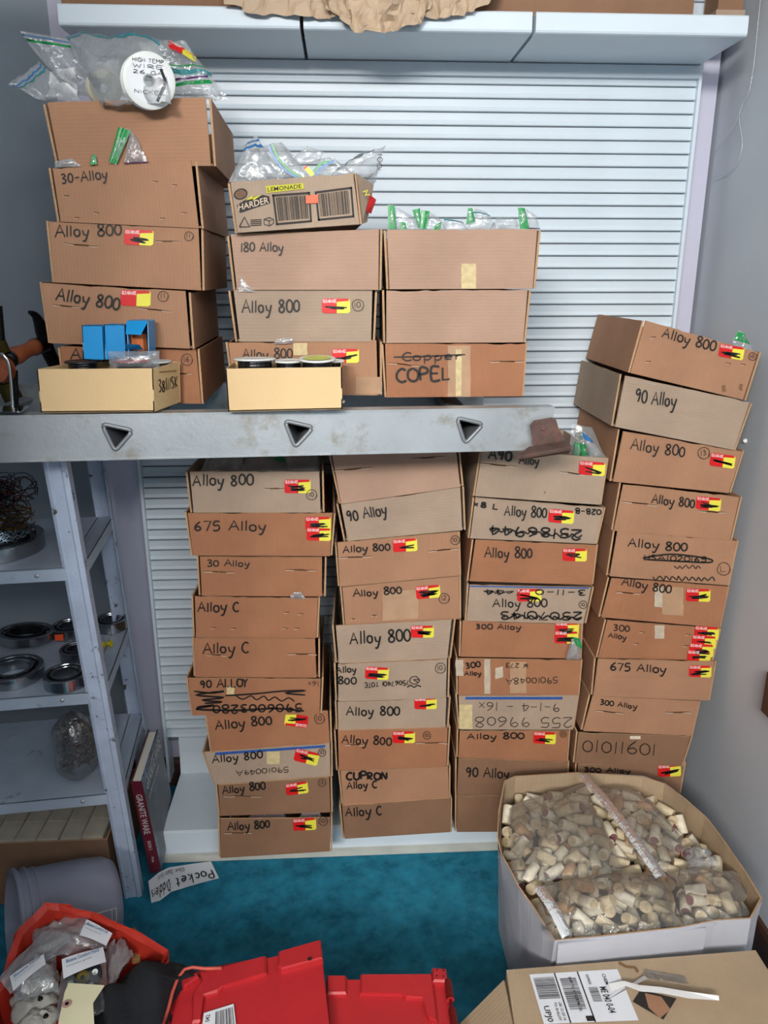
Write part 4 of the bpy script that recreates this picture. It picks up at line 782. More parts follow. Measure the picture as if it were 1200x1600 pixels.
for i, (x, y) in enumerate(((408, 1279), (435, 1278), (490, 1275))):
    spool(P(x-5, y+2, Y=YD0+.05)-Vector((0, 0, .0135)), (0, 0, 1), .03, .014, WPL, mat('pink_ringed_label', '#e7c9d4', .5), ['left', 'middle', 'right'][i]+'most of three white spools showing in the lowest brown carton', group='spools in the lowest carton')
bag(pq(YD-.001, (452, 935), (478, 936), (470, 924), (458, 926)), 'tiny clear bag corner above the upper Alloy C carton', (), .004, .002, nu=6, nv=6)

# ------------------------------------------------------------------ on top of the display shelving
KRAFT = mat('kraft_paper', '#bda58b', .7, var=.08, vs=8, bump=.3, bs=60)
TOPZ = SHZ+.044
t = thing('long_carton', (.11, 2.0, TOPZ), 'long flat-faced tan carton lying along the top shelf', 'carton')
a, b = P(98, 26, Y=1.925), P(1082, 29, Y=1.925); cm = [card_mat('brown', 'v'), TORN]
def box_carton(t, x0, x1, y0, y1, z0, z1, m, sd=0, top=True, wob=.0012):
    for nm, A, B, inn in (('front_panel', (x0, y0), (x1, y0), (0, 1, 0)), ('side_panel', (x1, y0+.0045), (x1, y1-.0045), (-1, 0, 0)), ('side_panel', (x0, y1-.0045), (x0, y0+.0045), (1, 0, 0)), ('back_panel', (x1, y1), (x0, y1), (0, -1, 0))):
        mb = MB(); panel(mb, Vector((*A, z0)), Vector((*B, z0)), Vector((*B, z1)), Vector((*A, z1)), inn, seed=sd+len(nm)+A[0], n=10, wob=wob); mb.build(nm, m, t)
    MB().box(((x0+x1)/2, (y0+y1)/2, z0+.003), (x1-x0-.01, y1-y0-.01, .004)).build('base_panel', m, t)
    if top:
        for s in (0, 1):
            MB().box(((x0+x1)/2, lerp(y0, y1, .25+.5*s), z1+.002), (x1-x0, (y1-y0)/2-.002, .004)).build('top_flap', m, t)
box_carton(t, a.x, b.x, 1.925, 2.10, TOPZ, TOPZ+.20, cm, 3)
t = thing('small_carton', (.86, 2.1, TOPZ), 'end of a small brown carton at the far right of the top shelf', 'carton')
a = P(1122, 15, Y=2.04); box_carton(t, a.x, a.x+.06, 2.04, 2.12, a.z, a.z+.12, cm, 5)
t.location.z = 0; t.location.z = WORLD[t.name].z
MB().box((a.x+.03, 2.08, TOPZ+(a.z-TOPZ)/2), (.07, .085, a.z-TOPZ-.001)).build('folded_board', card_mat('grey', 'h'), props=dict(label='folded pale board under the small carton at the far right of the top shelf', category='board'))
# crumpled kraft paper hanging over the shelf edge
def kraft(name, lab, pts, Y, z1, sd, amp, nu=46, nv=20, back=.05):
    "pts: px positions of the lower hem; the sheet rises from the hem to z1"
    hem = [P(x, y, Y=Y) for x, y in pts]; n = len(hem)-1
    def fn(u, v):
        k = min(int(u*n), n-1); h = lerp(hem[k], hem[k+1], u*n-k)
        p = Vector((h.x, h.y, lerp(h.z, z1, v)))
        q = Vector((u*9+sd, v*4, sd)); c_ = noise.cell_vector(q*1.0)
        d = noise.voronoi(q, distance_metric='DISTANCE', exponent=2)[0]
        r = (d[1]-d[0])
        p.y += (r-.4)*amp + nz(u*6, v*3, sd)*amp*.8 + back*v; p.x += nz(u*12, v*6, sd+3)*.018; p.z += nz(u*14, v*6, sd+5)*.010*(1 if 0 < v else .5)
        return p
    mb = MB(); mb.grid(fn, nu, nv, smooth=False); return mb.build(name, KRAFT, props=dict(label=lab, category='wrapping paper'))
kraft('kraft_paper', 'crumpled brown paper drooping over the front edge of the top shelf', [(508, 14), (522, 24), (540, 36), (556, 52), (572, 53), (600, 50), (630, 46), (655, 38), (662, 24), (672, 14)], 1.862, 2.30, 2, .035, back=.01)
kraft('kraft_paper', 'crumpled brown paper bunched on the top shelf left of the drooping piece', [(352, 2), (375, 14), (400, 24), (440, 24), (465, 26), (500, 29), (520, 28), (535, 22)], 1.868, 2.32, 6, .014)
kraft('kraft_paper', 'crumpled brown paper bunched on the top shelf right of the drooping piece', [(640, 20), (665, 28), (690, 29), (715, 25), (740, 18), (765, 4), (775, -10)], 1.868, 2.30, 9, .014)
# ------------------------------------------------------------------ two shallow boxes and what stands in them, front of the ladder
TANB = mat('smooth_buff_card', '#dab988', .6, var=.05, vs=6, bump=.1, bs=200); TANE = mat('buff_card_edge', '#dcc096', .7)
def tray(q, Y, d, lab, sd, side_shift=0):
    TL, TR, BR, BL = [P(x, y, Y=Y) for x, y in q]; dv = Vector((side_shift, d, 0)); t = thing('shallow_box', (BL+BR)/2+dv*.5, lab, 'box'); m = [TANB, TANE]
    for nm, A, B, C, D, inn in (('front_panel', BL, BR, TR, TL, (0, 1, 0)), ('side_panel', BR, BR+dv, TR+dv, TR, (-1, 0, 0)), ('side_panel', BL+dv, BL, TL, TL+dv, (1, 0, 0)), ('back_panel', BR+dv, BL+dv, TL+dv, TR+dv, (0, -1, 0))):
        mb = MB(); panel(mb, A, B, C, D, inn, t=.002, n=6, wob=.0004, seed=sd); mb.build(nm, m, t)
    e = Vector((0, 0, .002)); MB().hexa([BL+e*.3, BR+e*.3, BR+dv+e*.3, BL+dv+e*.3], [BL+e*1.5, BR+e*1.5, BR+dv+e*1.5, BL+dv+e*1.5]).build('base_panel', m, t)
    return t, BR, TR, dv
t, BR, TR, dv = tray([(57.5,577),(239,575.5),(241.4,643.5),(64,645)], 1.468, .12, 'shallow buff box with 381NSK on its end, left on the ladder rail', 1, .025)
mb = MB(); qd = [BR, BR+dv, TR+dv, TR]
write(mb, '381NSK', .14, .40, .90, .44, .26, .030, lambda x, y: bil(qd, x, y)+Vector((.0012, 0, 0))) if 0 else None
gl, W = glyphs('381NSK', .05, random.Random(2))
for st in gl: ribbon(mb, [(.14+.76*a_/W, .40+.28*b_) for a_, b_ in st], .030, lambda x, y: bil(qd, x, y)+Vector((.0012, 0, 0)))
mb.build('handwriting', INK, t)
mb = MB(); ribbon(mb, [(.2, .88), (.85, .80)], .035, lambda x, y: bil(qd, x, y)+Vector((.001, 0, 0))); mb.build('slit', mat('buff_slit', '#93743f', .8), t)
t2, BR, TR, dv = tray([(352.4,576),(534,573.6),(535,639.5),(357,643.6)], 1.468, .12, 'shallow buff box with white-lidded spools, middle of the ladder rail', 2)
BLU = mat('bright_blue_card', '#128ed0', .4, var=.05, vs=12); BLUD = mat('worn_blue_card_edge', '#8fc3de', .6)
def bluebox(q, Y, d, lab, open_=False):
    TL, TR, BR, BL = [P(x, y, Y=Y) for x, y in q]; dv = Vector((0, d, 0)); t = thing('blue_box', (BL+BR)/2+dv*.5, lab, 'box', 'small blue boxes standing in the left shallow box'); m = [BLU, BLUD]
    for nm, A, B, C, D, inn in (('front_panel', BL, BR, TR, TL, (0, 1, 0)), ('side_panel', BR, BR+dv, TR+dv, TR, (-1, 0, 0)), ('side_panel', BL+dv, BL, TL, TL+dv, (1, 0, 0)), ('back_panel', BR+dv, BL+dv, TL+dv, TR+dv, (0, -1, 0)), ('top_panel', TL, TR, TR+dv, TL+dv, (0, 0, -1))):
        if open_ and nm == 'front_panel': continue
        mb = MB(); panel(mb, A, B, C, D, inn, t=.0012, n=4, wob=.0003, seed=1); mb.build(nm, m, t)
    MB().hexa([BL, BR, BR+dv, BL+dv], [p+Vector((0, 0, .001)) for p in (BL, BR, BR+dv, BL+dv)]).build('base_panel', m, t)
    return t
k7 = lambda a_, b_: (40+a_/4.444, 490+b_/4.444)
bluebox([k7(390, 82), k7(535, 82), k7(548, 322), k7(402, 318)], 1.52, .04, 'leftmost of the three small blue boxes on the ladder')
bluebox([k7(545, 76), k7(690, 78), k7(700, 322), k7(555, 318)], 1.525, .04, 'middle one of the three small blue boxes on the ladder')
ob = bluebox([k7(702, 50), k7(850, 50), k7(858, 300), k7(712, 300)], 1.515, .055, 'open small blue box with an orange block inside, rightmost of three', True)
mb = MB(); fl = [P(*k7(*p), Y=y) for p, y in (((702, 50), 1.515), ((850, 52), 1.515), ((800, 148), 1.495), ((695, 142), 1.495))]; mb.face(fl[::-1]); mb.face([p+Vector((0, .001, 0)) for p in fl]); mb.build('open_flap', BLU, ob)
mb = MB(); fl = [P(*k7(*p), Y=y) for p, y in (((690, 210), 1.49), ((790, 216), 1.49), ((815, 250), 1.513), ((700, 250), 1.513))]; mb.face(fl[::-1]); mb.face([p+Vector((0, .001, 0)) for p in fl]); mb.build('open_flap', BLU, ob)
mb = MB(); c0 = P(*k7(785, 190), Y=1.54)
mb.grid(lambda u, v: c0+Vector((math.cos(6.283*u)*.0155*(1 if v > .05 else 0), math.sin(6.283*u)*.014*(1 if v > .05 else 0), -.026+.046*v*(1-.15*math.cos(6.283*u)))), 8, 5, smooth=False, wrap=True)
mb.face([c0+Vector((math.cos(a_*.785)*.0155, math.sin(a_*.785)*.014, .02*(1-.15*math.cos(a_*.785))-.0008)) for a_ in range(8)])
mb.build('orange_block', mat('terracotta_orange', '#c4682f', .6, var=.1), props=dict(label='orange-brown block inside the open blue box', category='block'))
BLKP = mat('black_plastic', '#1b1e24', .3); WIRE = mat('dark_wire_winding', '#4a4a4c', .25, .9, var=.2); REDP = mat('red_plastic', '#b3242c', .35)
ZL = P(150, 643, Y=1.5).z+.004
def upspool(px, py, Y, rpx, m, lab, grp, lid=None, h=None, tx=0):
    c = P(px, py, Y=Y); r = rpx/FPX*(-(RM.inverted() @ (c-CL)).z); h = h or (c.z-ZL)
    M = Matrix.Translation((c.x, c.y, c.z-h)) @ Matrix.Rotation(tx, 4, 'X'); t = thing('wire_spool', M.translation, lab, 'spool', grp)
    for z0 in (0, h-.004):
        mb = MB(); mb.lathe([(.001, z0), (r*.97, z0), (r, z0+.001), (r, z0+.003), (r*.96, z0+.004), (r*.86, z0+.004), (r*.82, z0+.0032), (.001, z0+.0032)], M, 36); mb.build('flange', m, t)
    mb = MB(); n = 26; mb.lathe([(r*(.80+.008*(i % 2)), .004+(h-.008)*i/n) for i in range(n+1)], M, 36, smooth=False); mb.build('winding', WIRE, t)
    if lid: mb = MB(); mb.lathe([(.001, h+.0004), (r*.75, h+.0004)], M, 30, smooth=False); mb.build('paper_label', lid, t)
    return t
G1_ = 'spools in the left shallow box'
upspool(*k7(395, 326), 1.53, 27, BLKP, 'black-lidded wire spool in front of the leftmost blue box', G1_)
upspool(*k7(735, 316), 1.515, 30, REDP, 'red-lidded wire spool wrapped in clear bag, left shallow box', G1_)
upspool(*k7(928, 326), 1.568, 18, WPL, 'white-lidded wire spool at the right end of the left shallow box', G1_)
bag(pq(1.49, k7(590, 380), k7(930, 380), k7(930, 258), k7(570, 262)), 'clear bag around the red-lidded spool in the left shallow box', (), .03, .004)
k8 = lambda a_, b_: (340+a_/5, 510+b_/5)
G2_ = 'spools in the middle shallow box'
YGL = mat('yellow_green_label', '#c9cf62', .5, var=.15, vs=90)
upspool(*k8(288, 248), 1.525, 33, WPL, 'left white-lidded spool of dark wire in the middle shallow box', G2_, tx=R(-2))
upspool(*k8(555, 262), 1.54, 24, WPL, 'partly hidden white-lidded spool between the other two in the middle box', G2_)
upspool(*k8(778, 243), 1.515, 29, WPL, 'white spool with yellow-green label in the middle shallow box', G2_, lid=YGL, tx=R(4))
upspool(*k8(905, 262), 1.56, 17, WPL, 'small white-lidded spool at the right end of the middle shallow box', G2_)
# ------------------------------------------------------------------ tool with a wooden handle, hook bracket
WOOD = mat('worn_red_wood', '#8c4a2c', .5, var=.3, vs=14, bump=.3, bs=60, col2='#4d2a1b', lo=.55, hi=.75); IRON = mat('black_iron', '#141417', .45, .6, var=.3)
CHR = mat('chrome', '#d5d9da', .12, 1, var=.03); OLDB = mat('tarnished_brass', '#6d6434', .45, .7, var=.3)
k9 = lambda a_, b_: (a_/8.42, 470+b_/8.42)
tl = thing('hand_clamp', P(20, 600, Y=1.6), 'old clamp with a red-brown wooden handle and black iron jaw at the left', 'clamp')
A_, B_ = P(*k9(120, 760), Y=1.58), P(*k9(470, 600), Y=1.66)
mb = MB(); n = 10; mb.tube([lerp(A_, B_, i/n) for i in range(n+1)], [.0165*(1+.12*math.sin(i*.7)) for i in range(n+1)], 12); mb.build('wooden_handle', WOOD, tl)
A2_ = P(*k9(0, 910), Y=1.545); mb = MB(); d_ = (A2_-A_).normalized(); mb.tube([A_-d_*.005, A_+d_*.004, A_+d_*.010], [.017, .019, .014], 14); mb.build('ferrule', IRON, tl)
mb = MB(); mb.tube([P(*k9(-20, 905), Y=1.52), P(*k9(40, 905), Y=1.53), P(*k9(60, 905), Y=1.54)], [.024, .026, .020], 18); mb.build('wooden_knob', WOOD, tl)
mb = MB(); jp = [(390, 150), (470, 200), (530, 320), (575, 450), (600, 560), (650, 700), (720, 830), (790, 960)]
mb.tube([P(*k9(*p), Y=1.675+i*.004) for i, p in enumerate(smooth_line(jp, 4))], [.004+.011*min(1, i/10) for i in range(29)], 10); mb.build('iron_jaw', IRON, tl)
mb = MB(); mb.tube([P(*k9(440, 620), Y=1.66), P(*k9(600, 560), Y=1.69)], .017, 12); mb.build('iron_collar', IRON, tl)
mb = MB(); s0, s1 = P(-6, 478, Y=1.57), P(5, 600, Y=1.57); n = 60
mb.tube([lerp(s0, s1, i/n) for i in range(n+1)], [.0105+.0012*(i % 2) for i in range(n+1)], 12); mb.build('threaded_rod', IRON, tl)
mb = MB(); mb.tube([P(-4, 535, Y=1.565), P(4, 553, Y=1.565)], .016, 14); mb.tube([P(8, 597, Y=1.58), P(22, 625, Y=1.58)], .018, 4); mb.build('brass_nut', OLDB, tl)['kind'] = 'stuff'
mb = MB(); mb.tube([P(*k9(205, 920), Y=1.56), P(*k9(215, 1370), Y=1.53)], .0045, 6); mb.build('pin', IRON, tl)
hk = thing('hook_bracket', P(10, 640, Y=1.5), 'chrome wire hook on a small square plate at the left end of the rail', 'bracket')
mb = MB(); hp = [(-120, 1200), (-60, 900), (0, 710), (70, 740), (120, 850), (145, 1050), (160, 1250), (168, 1385), (158, 1425)]
mb.tube([P(*k9(*p), Y=1.505) for p in smooth_line(hp, 5)], .0028, 10); mb.build('hook', CHR, hk)
pc_ = [P(*k9(*p), Z=RT+.003) for p in ((-200, 1470), (270, 1480), (380, 1395), (-100, 1400))]; tt = Vector((0, 0, .0025))
MB().hexa(pc_, [p+tt for p in pc_]).build('plate', CHR, hk)
for p in ((180, 1420), (240, 1465)): mb = MB(); q_ = P(*k9(*p), Z=RT+.0055); mb.lathe([(.0005, .0025), (.003, .0015), (.0035, 0)], Matrix.Translation(q_), 10); mb.build('screw', CHR, hk)
# ------------------------------------------------------------------ bag of brown pellets, carton with small cartons, tub
cb = P(118, 1228, Z=SUZ[0]); 
def lump(c, rx, ry, h, sd, n=28, m=14, shp=None):
    def fn(u, v):
        a_ = 6.28318*u; e = math.sin(math.pi*min(1, v*1.0)*.5+.001) if v < .5 else 1; prof = (v*5)**.5 if v < .2 else (1 if v < .72 else max(0, 1-((v-.72)/.28)**1.6))
        k = 1+.12*noise.noise(Vector((math.cos(a_)*1.6, math.sin(a_)*1.6, v*3+sd)))+.05*noise.noise(Vector((math.cos(a_)*5, math.sin(a_)*5, v*9+sd)))
        if shp: k *= shp(v)
        return c+Vector((math.cos(a_)*rx*prof*k, math.sin(a_)*ry*prof*k, v*h*(1+.06*noise.noise(Vector((u*9, v*5, sd))))))
    mb = MB(); mb.grid(fn, n, m, wrap=True); return mb
pb = lump(cb+Vector((0, .03, .001)), .052, .048, .20, 3).build('pellet_bag', film_mat('grey_film', dens=.02, gloss=.14), props=dict(label='upright clear bag of brown screws and bits on the lower shelf', category='bag'))
mb = MB(); rb = random.Random(9)
for i in range(400):
    a_ = rb.uniform(0, 6.283); r_ = rb.uniform(.4, 1)**.5*.041; z_ = rb.uniform(.05, .175); k_ = 1 if z_ < .14 else (.195-z_)/.055
    p = cb+Vector((math.cos(a_)*r_*k_, .03+math.sin(a_)*r_*k_, z_)); d_ = Vector((rb.uniform(-1, 1), rb.uniform(-1, 1), rb.uniform(-1, 1))).normalized()*.007
    mb.tube([p-d_, p+d_], rb.uniform(.002, .0035), 5, mi=rb.choice([0, 0, 1]))
mb.build('brown_screws', [mat('brown_screw', '#4c382c', .4, .5, var=.3), mat('pale_screw', '#8a8078', .3, .7)], props=dict(label='loose brown screws filling the upright bag on the lower shelf', category='screws', kind='stuff'))
a = P(-60, 1310, Y=1.70); b = P(183, 1292, Y=1.70); zc = .198
t = thing('wide_carton', (-.78, 1.83, 0), 'wide tan carton packed with small cartons under the lowest shelf', 'carton')
cX0, cX1 = -1.12, -.634
box_carton(t, cX0, cX1, 1.70, 2.0, .004, zc, [card_mat('brown', 'v'), TORN], 8, top=False)
OLDC = mat('aged_white_card', '#b9af9e', .7, var=.12, vs=25)
sc_ = None
for j in range(2):
    for i in range(8):
        x = cX1-.012-(i+.5)*.0575; y = 1.708+.068+j*.14-.0
        l = 'small aged white carton, %s from the right in the %s row of the wide carton' % (ORD[i] if i else 'first', ('front', 'back')[j])
        if sc_ is None:
            sc_ = thing('packet', (x, y, .01), l, 'packet', 'small cartons packed in the wide carton'); MB().box((x, y, .106), (.054, .132, .19)).build('body', OLDC, sc_)
            kids = list(sc_.children); mb = MB(); mb.box((x, y-.034, .2025), (.052, .062, .0016)); mb.build('lid_flap', OLDC, sc_); mb = MB(); mb.box((x, y+.034, .202), (.052, .06, .0012)); mb.build('lid_flap', OLDC, sc_); p0 = Vector((x, y, .01))
        else:
            o = sc_.copy(); COL.objects.link(o); o.location = (x, y, .01+.006*((i*3+j) % 3)-.004); o['label'] = l; o.rotation_euler.z = .02*math.sin(i*2+j)
            for ch in sc_.children: d_ = ch.copy(); COL.objects.link(d_); d_.parent = o
# tub lying on its side
TUB = bpy.data.materials.new('translucent_tub_plastic'); TUB.use_nodes = True; nt = TUB.node_tree; b_ = nt.nodes['Principled BSDF']
b_.inputs['Base Color'].default_value = (*hexc('#8e93a6'), 1); b_.inputs['Roughness'].default_value = .35; b_.inputs['Alpha'].default_value = .72; b_.inputs['Subsurface Weight'].default_value = 0
A_, B_ = P(20, 1450, Z=.20), P(178, 1408, Z=.16); ax = (B_-A_); Lt = ax.length
M = Matrix.Translation(A_) @ ax.normalized().to_track_quat('Z', 'Y').to_matrix().to_4x4()
t = thing('plastic_tub', A_, 'translucent grey plastic tub lying on its side behind the orange bag', 'tub')
mb = MB(); mb.lathe([(.118, 0), (.116, Lt*.3), (.112, Lt*.7), (.106, Lt*.9), (.095, Lt*.985), (.07, Lt), (.001, Lt)], M, 48); mb.build('wall', TUB, t)
for z_, r_ in ((0, .125), (.022, .122), (.04, .119)): mb = MB(); mb.lathe([(r_-.008, z_), (r_, z_+.001), (r_+.001, z_+.006), (r_-.004, z_+.010)], M, 48); mb.build('rim', TUB, t)
def lathept(M, r, a_, z_): return M @ Vector((r*math.cos(a_), r*math.sin(a_), z_))
mb = MB(); best = min((i*.05 for i in range(126)), key=lambda q_: (lathept(M, .11, q_, Lt*.8)-CL).length)
for (u0, u1, v0, v1) in ((-.13, .13, .70, .708), (-.13, .13, .89, .90), (-.13, -.115, .70, .9), (.115, .13, .70, .9), (-.13, .13, .845, .852)):
    mb.face([lathept(M, .1145-.06*max(0, v_-.8), best+.25+u_, Lt*v_) for u_, v_ in ((u0, v0), (u1, v0), (u1, v1), (u0, v1))])
mb.build('label_outline', mat('cream_outline', '#cfc9bd', .5), t)
# ------------------------------------------------------------------ book leaning by the post, paper sign
MAR = mat('maroon_book_cloth', '#5a1626', .45, var=.08); PAGE = mat('page_block', '#d8d3c6', .8, var=.05, vs=200)
bk = thing('book', (-.57, 1.88, 0), 'large maroon-spined book titled GRANITE WARE standing beside the shelf post', 'book')
s_tl, s_tr = P(204, 1222, Y=1.745), P(221.5, 1221, Y=1.745); s_bl, s_br = P(235, 1366, Y=1.765), P(252, 1360, Y=1.765)
zf = Vector((0, 0, 0)); lift = max(0, .002-min(s_bl.z, s_br.z)); s_bl.z = max(s_bl.z, .002); s_br.z = max(s_br.z, .002)
bd = P(232, 1133, Y=2.0)-s_tl; bd.z = 0; bd = bd.normalized()*.245; zt = s_tl.z; s_tr.z = zt
def slab(a0, a1, b0, b1, d): return [s_bl.lerp(s_br, a0)+d[0], s_bl.lerp(s_br, a1)+d[0], s_bl.lerp(s_br, a1)+d[1], s_bl.lerp(s_br, a0)+d[1]], [s_tl.lerp(s_tr, a0)+d[0], s_tl.lerp(s_tr, a1)+d[0], s_tl.lerp(s_tr, a1)+d[1], s_tl.lerp(s_tr, a0)+d[1]]
mb = MB(); mb.hexa(*slab(0, 1, 0, 0, (Vector((0, 0, 0)), bd*.012))); mb.build('spine', MAR, bk)
mb = MB(); mb.hexa(*slab(0, .12, 0, 0, (bd*.012, bd))); mb.build('back_cover', MAR, bk)
COV = mat('mottled_blue_cover', '#2c2b36', .3, var=.5, vs=6, col2='#7086b4', lo=.50, hi=.68)
mb = MB(); mb.hexa(*slab(.88, 1, 0, 0, (bd*.012, bd))); fc = mb.build('front_cover', COV, bk)
a0, b0 = slab(.12, .88, 0, 0, (bd*.012, bd*.97)); up_ = Vector((0, 0, -.004)); MB().hexa([p-up_ for p in a0], [p+up_ for p in b0]).build('page_block', PAGE, bk)
SILV = mat('silver_foil', '#d9d4d2', .35, .3)
o_ = Vector((0, -.0012, 0))
def sq(v0, v1, u0=.22, u1=.78): return [s_tl.lerp(s_bl, v0).lerp(s_tr.lerp(s_br, v0), u0)+o_, s_tl.lerp(s_bl, v1).lerp(s_tr.lerp(s_br, v1), u0)+o_, s_tl.lerp(s_bl, v1).lerp(s_tr.lerp(s_br, v1), u1)+o_, s_tl.lerp(s_bl, v0).lerp(s_tr.lerp(s_br, v0), u1)+o_]
ptext('title', 'GRANITE WARE', sq(.13, .56), SILV, bk); ptext('title', 'BOOK 2', sq(.64, .74, .35, .65), SILV, bk); ptext('title', 'Print', sq(.82, .88, .38, .62), SILV, bk)
def cv(a_, b_):
    "cover coordinates: a along depth, b down"
    return s_tr.lerp(s_br, b_)+bd*a_+Vector((.0016, 0, 0))
ptext('title', 'GRANITE WARE', [cv(.10, .17), cv(.95, .17), cv(.95, .03), cv(.10, .03)], SILV, fc)
ptext('title', "Collectors' Guide", [cv(.10, .26), cv(.7, .26), cv(.7, .21), cv(.10, .21)], SILV, fc)
PAP = mat('white_sign_paper', '#dfe1e6', .7, var=.03, vs=8)
kA = lambda a_, b_: (190+a_/5.16, 1120+b_/5.16)
top_ = [P(*kA(*p), Z=z_) for p, z_ in (((215, 1325), .05), ((300, 1255), .03), ((380, 1215), .012), ((550, 1188), .006), ((720, 1165), .004))]
bot_ = [P(*kA(*p), Z=z_) for p, z_ in (((240, 1500), .045), ((310, 1480), .02), ((400, 1410), .008), ((590, 1352), .005), ((785, 1300), .004))]
def sg(u, v):
    k = min(int(u*4), 3); f_ = u*4-k; return lerp(lerp(top_[k], top_[k+1], f_), lerp(bot_[k], bot_[k+1], f_), v)
mb = MB(); mb.grid(sg, 16, 4); mb.grid(lambda u, v: sg(u, v)-Vector((0, 0, .0004)), 16, 4); s_ = mb.build('paper_sign', PAP, props=dict(label='upside-down paper sign reading Pocket Diddlers on the teal carpet', category='sign'))
mb = MB(); gl, W = glyphs('Pocket Diddlers', .04, random.Random(3))
for st in gl: ribbon(mb, [(a_, b_) for a_, b_ in (smooth_line(st, 3) if len(st) > 3 else st)], .13, lambda x, y: sg(max(0, .97-.96*x/W), min(1, max(0, .50+.42*y)))+Vector((0, 0, .0015)))
mb.v = mb.v; mb.build('handwriting', INK, s_)
mb = MB(); gl, W = glyphs('(One Dollar Each)', .04, random.Random(4))
for st in gl: ribbon(mb, st, .12, lambda x, y: sg(.68-.46*x/W, .12+.20*y)+Vector((0, 0, .0015)))
mb.build('small_handwriting', INKF, s_)

# ------------------------------------------------------------------ box of corks
WCARD = mat('white_faced_card', '#b9bac2', .5, var=.05, vs=5, bump=.1, bs=40); INCARD = card_mat('kraft', 'v')
k3 = lambda a_, b_: (760+a_/2.727, 1180+b_/2.727)
RZ = .362
rim_px = [(75,110),(120,88),(385,72),(670,90),(760,120),(850,185),(935,260),(990,330),(1040,400),(1110,500),(1175,610),(1130,695),(970,706),(825,735),(560,765),(290,790),(245,720),(185,630),(135,560),(95,480),(60,420),(45,350),(50,240)]
rim = [P(*k3(*p), Z=RZ) for p in rim_px]
cen = sum(rim, Vector())/len(rim); foot = []
for p in rim:
    q = Vector((min(max(p.x, .375), .845), min(max(p.y, 1.215), 1.69), .002)); foot.append(q)
def loopgrid(mb, A, B, m=8, mi=0, wob=0, s=0, sub=4, flip=False):
    n = len(A)*sub
    g = lambda L, k: lerp(L[(k//sub) % len(L)], L[(k//sub+1) % len(L)], (k % sub)/sub)
    mb.grid(lambda u, v: lerp(g(A, round(u*n) % n), g(B, round(u*n) % n), v)+Vector((nz(u*20, v*3, s), nz(u*20, v*3, s+5), 0))*wob*(v if v < 1 else 1), n, m, mi, False, True, uvs=(2.0, .36))
inr = [lerp(p, Vector((cen.x, cen.y, p.z)), .012) for p in rim]; inf = [lerp(p, Vector((cen.x, cen.y, p.z)), .012) for p in foot]
t = thing('cork_box', (cen.x, cen.y, 0), 'bulging white-sided carton full of bagged wine corks on the floor', 'carton')
mb = MB(); loopgrid(mb, foot, rim, 6, 0, .004, 1); mb.build('outer_wall', WCARD, t)
mb = MB(); loopgrid(mb, [p+Vector((0, 0, .22)) for p in inf], inr, 5, 0, .004, 1); mb.build('inner_wall', INCARD, t)
mb = MB(); loopgrid(mb, rim, inr, 1, 0, 0, 1); mb.build('rim_edge', TORN, t)
mb = MB(); mb.face([p+Vector((0, 0, .004)) for p in foot]); mb.build('base_panel', INCARD, t)
f0 = [P(*k3(*p), Y=rim[14].y-.004) for p in ((303, 880), (965, 800), (970, 728), (302, 802))]
fA, fB = rim[15], lerp(rim[13], rim[12], .75)
mb = MB(); n_ = Vector((0, -.006, 0)); A_ = fA+n_+Vector((.006, 0, -.004)); B_ = fB+n_+Vector((0, 0, -.010)); dz = Vector((0, 0, -.20))
mb.hexa([A_+dz, B_+dz, B_+dz+Vector((0, .004, 0)), A_+dz+Vector((0, .004, 0))], [A_, B_, B_+Vector((0, .004, 0)), A_+Vector((0, .004, 0))]); mb.build('front_flap', WCARD, t)
CORKM = [mat('cork_'+n, c, .8, var=.14, vs=90, bump=.4, bs=500, col2=c2, lo=.60, hi=.72) for n, c, c2 in (('pale', '#e6dcc6', '#b8a88c'), ('cream', '#d9c9a8', '#a89270'), ('tan', '#c49c74', '#8a6848'), ('printed', '#ded4bc', '#7b7368'))]
WINE = mat('wine_stained_cork_end', '#8c5a5e', .8, var=.2, vs=60); CEND = mat('cork_end', '#c2ae8c', .85, var=.2, vs=120)
def corkmesh(m, stain, agg):
    me = bpy.data.meshes.new('wine_cork'); n = 12; r, h = .0120, .022; vs = []; fs = []
    prof = [(r*.86, -h), (r, -h+.0015), (r, h-.0015), (r*.86, h)]
    for a_, z_ in prof: vs += [(a_*math.cos(6.2832*i/n), a_*math.sin(6.2832*i/n), z_) for i in range(n)]
    for k in range(3): fs += [(k*n+i, k*n+(i+1) % n, (k+1)*n+(i+1) % n, (k+1)*n+i) for i in range(n)]
    fs += [tuple(range(n-1, -1, -1)), tuple(range(3*n, 4*n))]
    me.from_pydata(vs, [], fs); me.materials.append(m); me.materials.append(CEND); me.materials.append(WINE)
    for p in me.polygons: p.use_smooth = len(p.vertices) == 4
    me.polygons[-1].material_index = 2 if stain else 1; me.polygons[-2].material_index = 1
    return me
CM = [corkmesh(CORKM[0], 0, 0), corkmesh(CORKM[0], 1, 0), corkmesh(CORKM[1], 0, 0), corkmesh(CORKM[1], 1, 0), corkmesh(CORKM[2], 0, 0), corkmesh(CORKM[3], 0, 0), corkmesh(CORKM[3], 1, 0)]
rc = random.Random(12)
